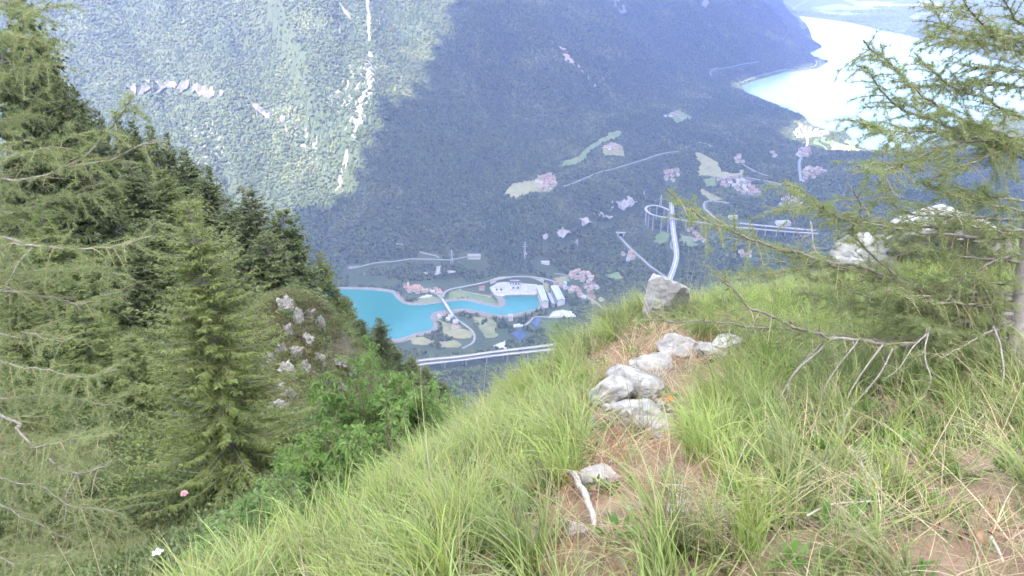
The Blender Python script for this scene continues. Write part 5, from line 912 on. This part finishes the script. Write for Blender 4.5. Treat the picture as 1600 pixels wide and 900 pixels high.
# dead root, fallen sticks
q = np.array([R(np.float64(a), np.float64(b))[0]+[0, 0, c] for a, b, c in ((862,768,.0),(888,757,.05),(898,765,.06),(908,785,.05),(917,803,.05),(925,822,.045),(927,842,.02))]); c0 = q[0].copy(); mb = MB(); P = spline(q, 6)-c0; P += .004*fbm(P*20, 2, 3)[:, None]; mb.tube(P, np.interp(np.linspace(0, 1, len(P)), [0, .2, .5, 1], [.005, .010, .011, .008]), 9); mb.tube([P[-3], P[-2]+[-.03, 0, -.01], P[-1]+[-.06, .03, -.03]], [.009, .006, .004], 6)
obj('dead_root', mb.mesh('dead_root', mat('bleached wood', (.20,.175,.15), (.32,.29,.26), 40, bump=.003, bscale=120), True), loc=c0, label='bleached curved dead root lying on the bare soil', cat='root')
m_bw = mat('bleached stick', (.26,.23,.185), (.36,.33,.28), 50, rough=.9)
for k, (pts, lab, rr) in enumerate([([(1322,716),(1338,735),(1350,765),(1358,776)],'pale feathery dead stalk standing in the right hand grass',.004),([(1397,738),(1407,752),(1414,766)],'short white stalk in the right hand grass',.003),([(1540,866),(1552,885),(1560,902)],'white stick at the lower right corner',.005),([(1035,778),(1050,779),(1075,783)],'flat wood chip on the bare soil above the stones',.006),([(965,622),(975,626),(1010,618),(1035,622)],'dark twig lying across the rubble',.003),([(1255,830),(1290,812),(1330,806),(1370,806)],'bleached twig lying under the straw',.004),([(505,735),(515,726),(525,722)],'forked pale twig sticking out of the left edge grass',.004)]):
    q = np.array([R(np.float64(a), np.float64(b))[0]+[0, 0, .05] for a, b in pts]); c0 = q[0].copy(); mb = MB(); mb.tube(spline(q, 4)-c0, np.linspace(rr, rr*.5, len(spline(q, 4))), 6)
    if 'feathery' in lab:
        P = spline(q, 6)-c0
        for i in range(2, len(P)-1): mb.tube([P[i], P[i]+[.02, 0, .015], P[i]+[.03, .005, .03]], [.003, .003, .0008], 4)
    obj('stick', mb.mesh('stick', m_bw, True), loc=c0, label=lab, cat='stick')
# fallen leaves
m_dl = mat('fallen brown leaf', (.15,.075,.045), (.24,.14,.09), 30, rand=.25, rough=.7)
def leaf_mesh(seed):
    r = np.random.default_rng(seed); nu, nv = 9, 5; u = np.linspace(0, 1, nu); V = []
    for i, a in enumerate(u):
        w = .5*math.sin(math.pi*min(a*.98+.01, 1))**.8*.55
        for j in range(nv): s = (j/(nv-1)*2-1); V.append((a-.5, s*w, .16*s*s+.12*math.sin(a*4+seed)+.02*r.normal()))
    I = (np.arange(nu-1)[:, None]*nv+np.arange(nv-1)[None]).ravel(); return mesh('leaf', V, np.stack([I, I+nv, I+nv+1, I+1], -1), m_dl, True)
LM = [leaf_mesh(i) for i in range(3)]
for k, (a, b, s, lab) in enumerate([(1385,830,.06,'orange brown leaf under the straw'),(1395,838,.05,'curled brown leaf beside the orange brown one'),(1280,840,.05,'tan leaf standing upright in the grass'),(1305,868,.05,'tan leaf low in the grass at the bottom'),(1530,850,.06,'brown leaf in the corner litter'),(1548,842,.06,'pinkish brown leaf in the corner litter'),(1520,862,.05,'dark brown leaf in the corner litter'),(1560,858,.05,'broken leaf in the corner litter'),(1022,548,.10,'pale pink leaf by the top boulder'),(1012,556,.08,'reddish leaf by the top boulder'),(1030,556,.08,'buff leaf by the top boulder'),(1005,565,.07,'small leaf in the straw by the top boulder'),(978,690,.05,'salmon leaf below the rubble'),(935,660,.07,'rusty leaf under the ledge'),(950,668,.07,'ochre leaf under the ledge'),(1008,652,.05,'mustard leaf on the flat slab')]):
    q, _ = R(np.float64(a), np.float64(b)); obj('fallen_leaf', LM[k % 3], loc=q+[0, 0, .02], scale=s*.75, label=lab, cat='leaf', group='fallen leaves'); bpy.context.scene.collection.objects[-1].rotation_euler = (k*.7 % .8, k*.5 % .6, k*1.3)
# butterfly on the rubble
q, _ = R(np.float64(1043), np.float64(641)); bt = obj('butterfly', None, loc=q+[0, -.02, .07], rz=.5, label='orange butterfly with open wings resting on the rubble', cat='butterfly')
m_bw1 = mat('orange wing', (.55,.13,.02), (.60,.18,.03), 60, c3=(.05,.025,.015), s3=220, trans=.2)
mb = MB(); mb.tube([(0, -.014, 0), (0, -.004, .001), (0, .006, .001), (0, .012, 0)], [.001, .0022, .0026, .001], 8); obj('body', mb.mesh('body', mat('dark insect body', (.04,.03,.02)), True), bt)
for s in (-1, 1):
    for nm, pts in (('forewing', [(0,.006),(.008,.016),(.020,.024),(.027,.022),(.026,.012),(.020,.003),(0,.001)]), ('hindwing', [(0,.001),(.018,.002),(.021,-.006),(.016,-.015),(.008,-.016),(0,-.004)])):
        P = np.array([(s*a, b, abs(a)*.45) for a, b in pts]); n_ = len(P); V = np.vstack([P, P-[0, 0, .0004]]); F = [np.array([[i, (i+1) % n_, n_+(i+1) % n_, n_+i] for i in range(n_)])]; T3 = np.array([[0, i, i+1] for i in range(1, n_-1)]); obj(nm, mesh(nm, V, F+[T3, T3+n_], m_bw1), bt)
# flowers
def flower(px_, t, hgt, label, kind, lean):
    top = at_t(np.float64(px_[0]), np.float64(px_[1]), np.float64(t)); b = top+[lean[0], lean[1], -hgt]; f = obj('flower', None, loc=b, label=label, cat='flower'); s = np.linspace(0, 1, 8)[:, None]; P = (top-b)*s+np.array([.02, 0, 0])*np.sin(s*3.1); mb = MB(); mb.tube(P, .0022, 6); obj('stalk', mb.mesh('stalk', m_g2, True), f); r = np.random.default_rng(5)
    if kind == 'pink':
        mb = MB(); u = unit(r.normal(size=(170, 3))); u[:, 2] = np.abs(u[:, 2])*1.1-.25
        for d in u: mb.tube([(0, 0, 0), d*.009, d*.0165], [.0006, .0016, .0004], 4)
        obj('flower_head', mb.mesh('flower_head', mat('pink petals', (.62,.33,.38), (.72,.46,.50), 200, trans=.3)), f, loc=top-b)
    else:
        for k in range(9):
            a = k*2.4; c = top-b+np.array([math.cos(a), math.sin(a), 0])*.006*math.sqrt(k)+[0, 0, .004]; mb = MB()
            for j in range(5): e = j*1.2566; dv = np.array([math.cos(e), math.sin(e), .2]); pr = np.array([-math.sin(e), math.cos(e), 0]); mb.add([c, c+dv*.004-pr*.002, c+dv*.0065, c+dv*.004+pr*.002], [[0,1,2,3]])
            mb.tube([np.array(P[-1])-[0, 0, .03], c], .0007, 4, 1); obj('floret', mb.mesh('floret', [m_white, m_g2]), f)
flower((288,771), 3.4, .42, 'pink round flower head on a long stalk before the left thicket', 'pink', (.03, 0))
flower((246,864), 2.9, .25, 'white flat flower cluster at the lower left edge of the grass', 'white', (.02, .02))
HAZE = 7.3e-5
# ------------------------------------------------------------------ the cloud that shades the valley (above and behind the picture)
CZ = 1500.0
def up(P): P = np.asarray(P, float); return P+SUN*((CZ-P[..., 2])/SUN[2])[..., None]
edge = [(440,325),(500,300),(528,280),(540,250),(562,185),(590,165),(620,148),(655,105),(672,60),(690,10),(702,-70),(715,-160)]
edge2 = [(1262,182),(1240,198),(1236,214),(1262,228),(1296,237),(1345,239),(1420,238),(1480,232),(1540,226),(1590,222)]
E = up(GP(edge)); top = up(np.array([(-100., 5200., 350.), (900., 6900., 150.), (2300., 7900., -300.), (2450., 7000., -700.)]))
shore = up(lake2[[np.argmin(((lake2[:, :2]-at_z(a, b, np.float64(Z2))[:2])**2).sum(1)) for a, b in ((1262, 40), (1284, 72), (1290, 95), (1200, 119), (1164, 138))]])
poly = np.vstack([E[:, :2], top[:, :2], shore[:, :2], up(GP(edge2))[:, :2], [(3600, 1500), (3200, -1200), (1500, -2600), (-700, -2900), (-2300, -2500), (-2700, -1200), (-2500, 200)]])
CS = 45.0; ax = np.arange(poly[:, 0].min()-100, poly[:, 0].max()+100, CS); ay = np.arange(poly[:, 1].min()-100, poly[:, 1].max()+100, CS); X, Y = np.meshgrid(ax, ay, indexing='ij')
d = seg_dist(X, Y, poly, True)[0]; d = np.where(in_poly(X, Y, poly), d, -d)+fbm(xy3(X, Y, 260), 4, 3)*45
ins = d > 0; q = ins[:-1, :-1] & ins[1:, :-1] & ins[1:, 1:] & ins[:-1, 1:]
i, j = np.nonzero(q); n = X.shape[1]; I = i*n+j; F = np.stack([I, I+n, I+n+1, I+1], -1)
cnt = np.zeros(X.size, int); np.add.at(cnt, F.ravel(), 1); rim = (cnt < 4).reshape(X.shape)
dd = np.where(rim, 0, np.clip(d, 0, 1400)); T_ = CZ+np.sqrt(dd/1400)*420*(1+.35*fbm(xy3(X, Y, 500), 4, 6)); B_ = CZ-np.sqrt(np.minimum(dd, 500)/500)*90*(1+.4*fbm(xy3(X, Y, 300), 3, 9))
V = np.concatenate([np.stack([X, Y, T_], -1).reshape(-1, 3), np.stack([X, Y, B_], -1).reshape(-1, 3)]); Fb = F[:, ::-1]+X.size
rimi = np.nonzero(rim.ravel())[0]; re = np.arange(2*X.size); re[rimi+X.size] = rimi
F = re[np.concatenate([F, Fb])]; used = np.unique(F); m2 = np.zeros(2*X.size, int); m2[used] = np.arange(len(used))
mc = bpy.data.materials.new('cloud droplets'); mc.use_nodes = True; N = mc.node_tree.nodes; L = mc.node_tree.links
tr = N.new('ShaderNodeBsdfTranslucent'); tr.inputs[0].default_value = (.97, .97, .97, 1); df = N.new('ShaderNodeBsdfDiffuse'); df.inputs[0].default_value = (.97, .97, .97, 1)
mx = N.new('ShaderNodeMixShader'); mx.inputs[0].default_value = .95; L.new(df.outputs[0], mx.inputs[1]); L.new(tr.outputs[0], mx.inputs[2]); L.new(mx.outputs[0], N['Material Output'].inputs[0])
obj('cloud', mesh('cloud', V[used], m2[F], mc, True), kind='structure', label='broad cumulus cloud over the valley')

# ------------------------------------------------------------------ the hazy air
hb = MB(); hb.box((1000, 6500, (-1060+42)/2), (29000, 30000, 1060+42)); hm = bpy.data.materials.new('summer haze'); hm.use_nodes = True; N = hm.node_tree.nodes; N.remove(N['Principled BSDF'])
pv = N.new('ShaderNodeVolumePrincipled'); pv.inputs['Color'].default_value = (.40, .485, 1, 1); pv.inputs['Density'].default_value = HAZE; pv.inputs['Anisotropy'].default_value = .2
hm.node_tree.links.new(pv.outputs[0], N['Material Output'].inputs['Volume'])
obj('haze', hb.mesh('haze', hm), kind='stuff', label='pale blue summer haze filling the valley')
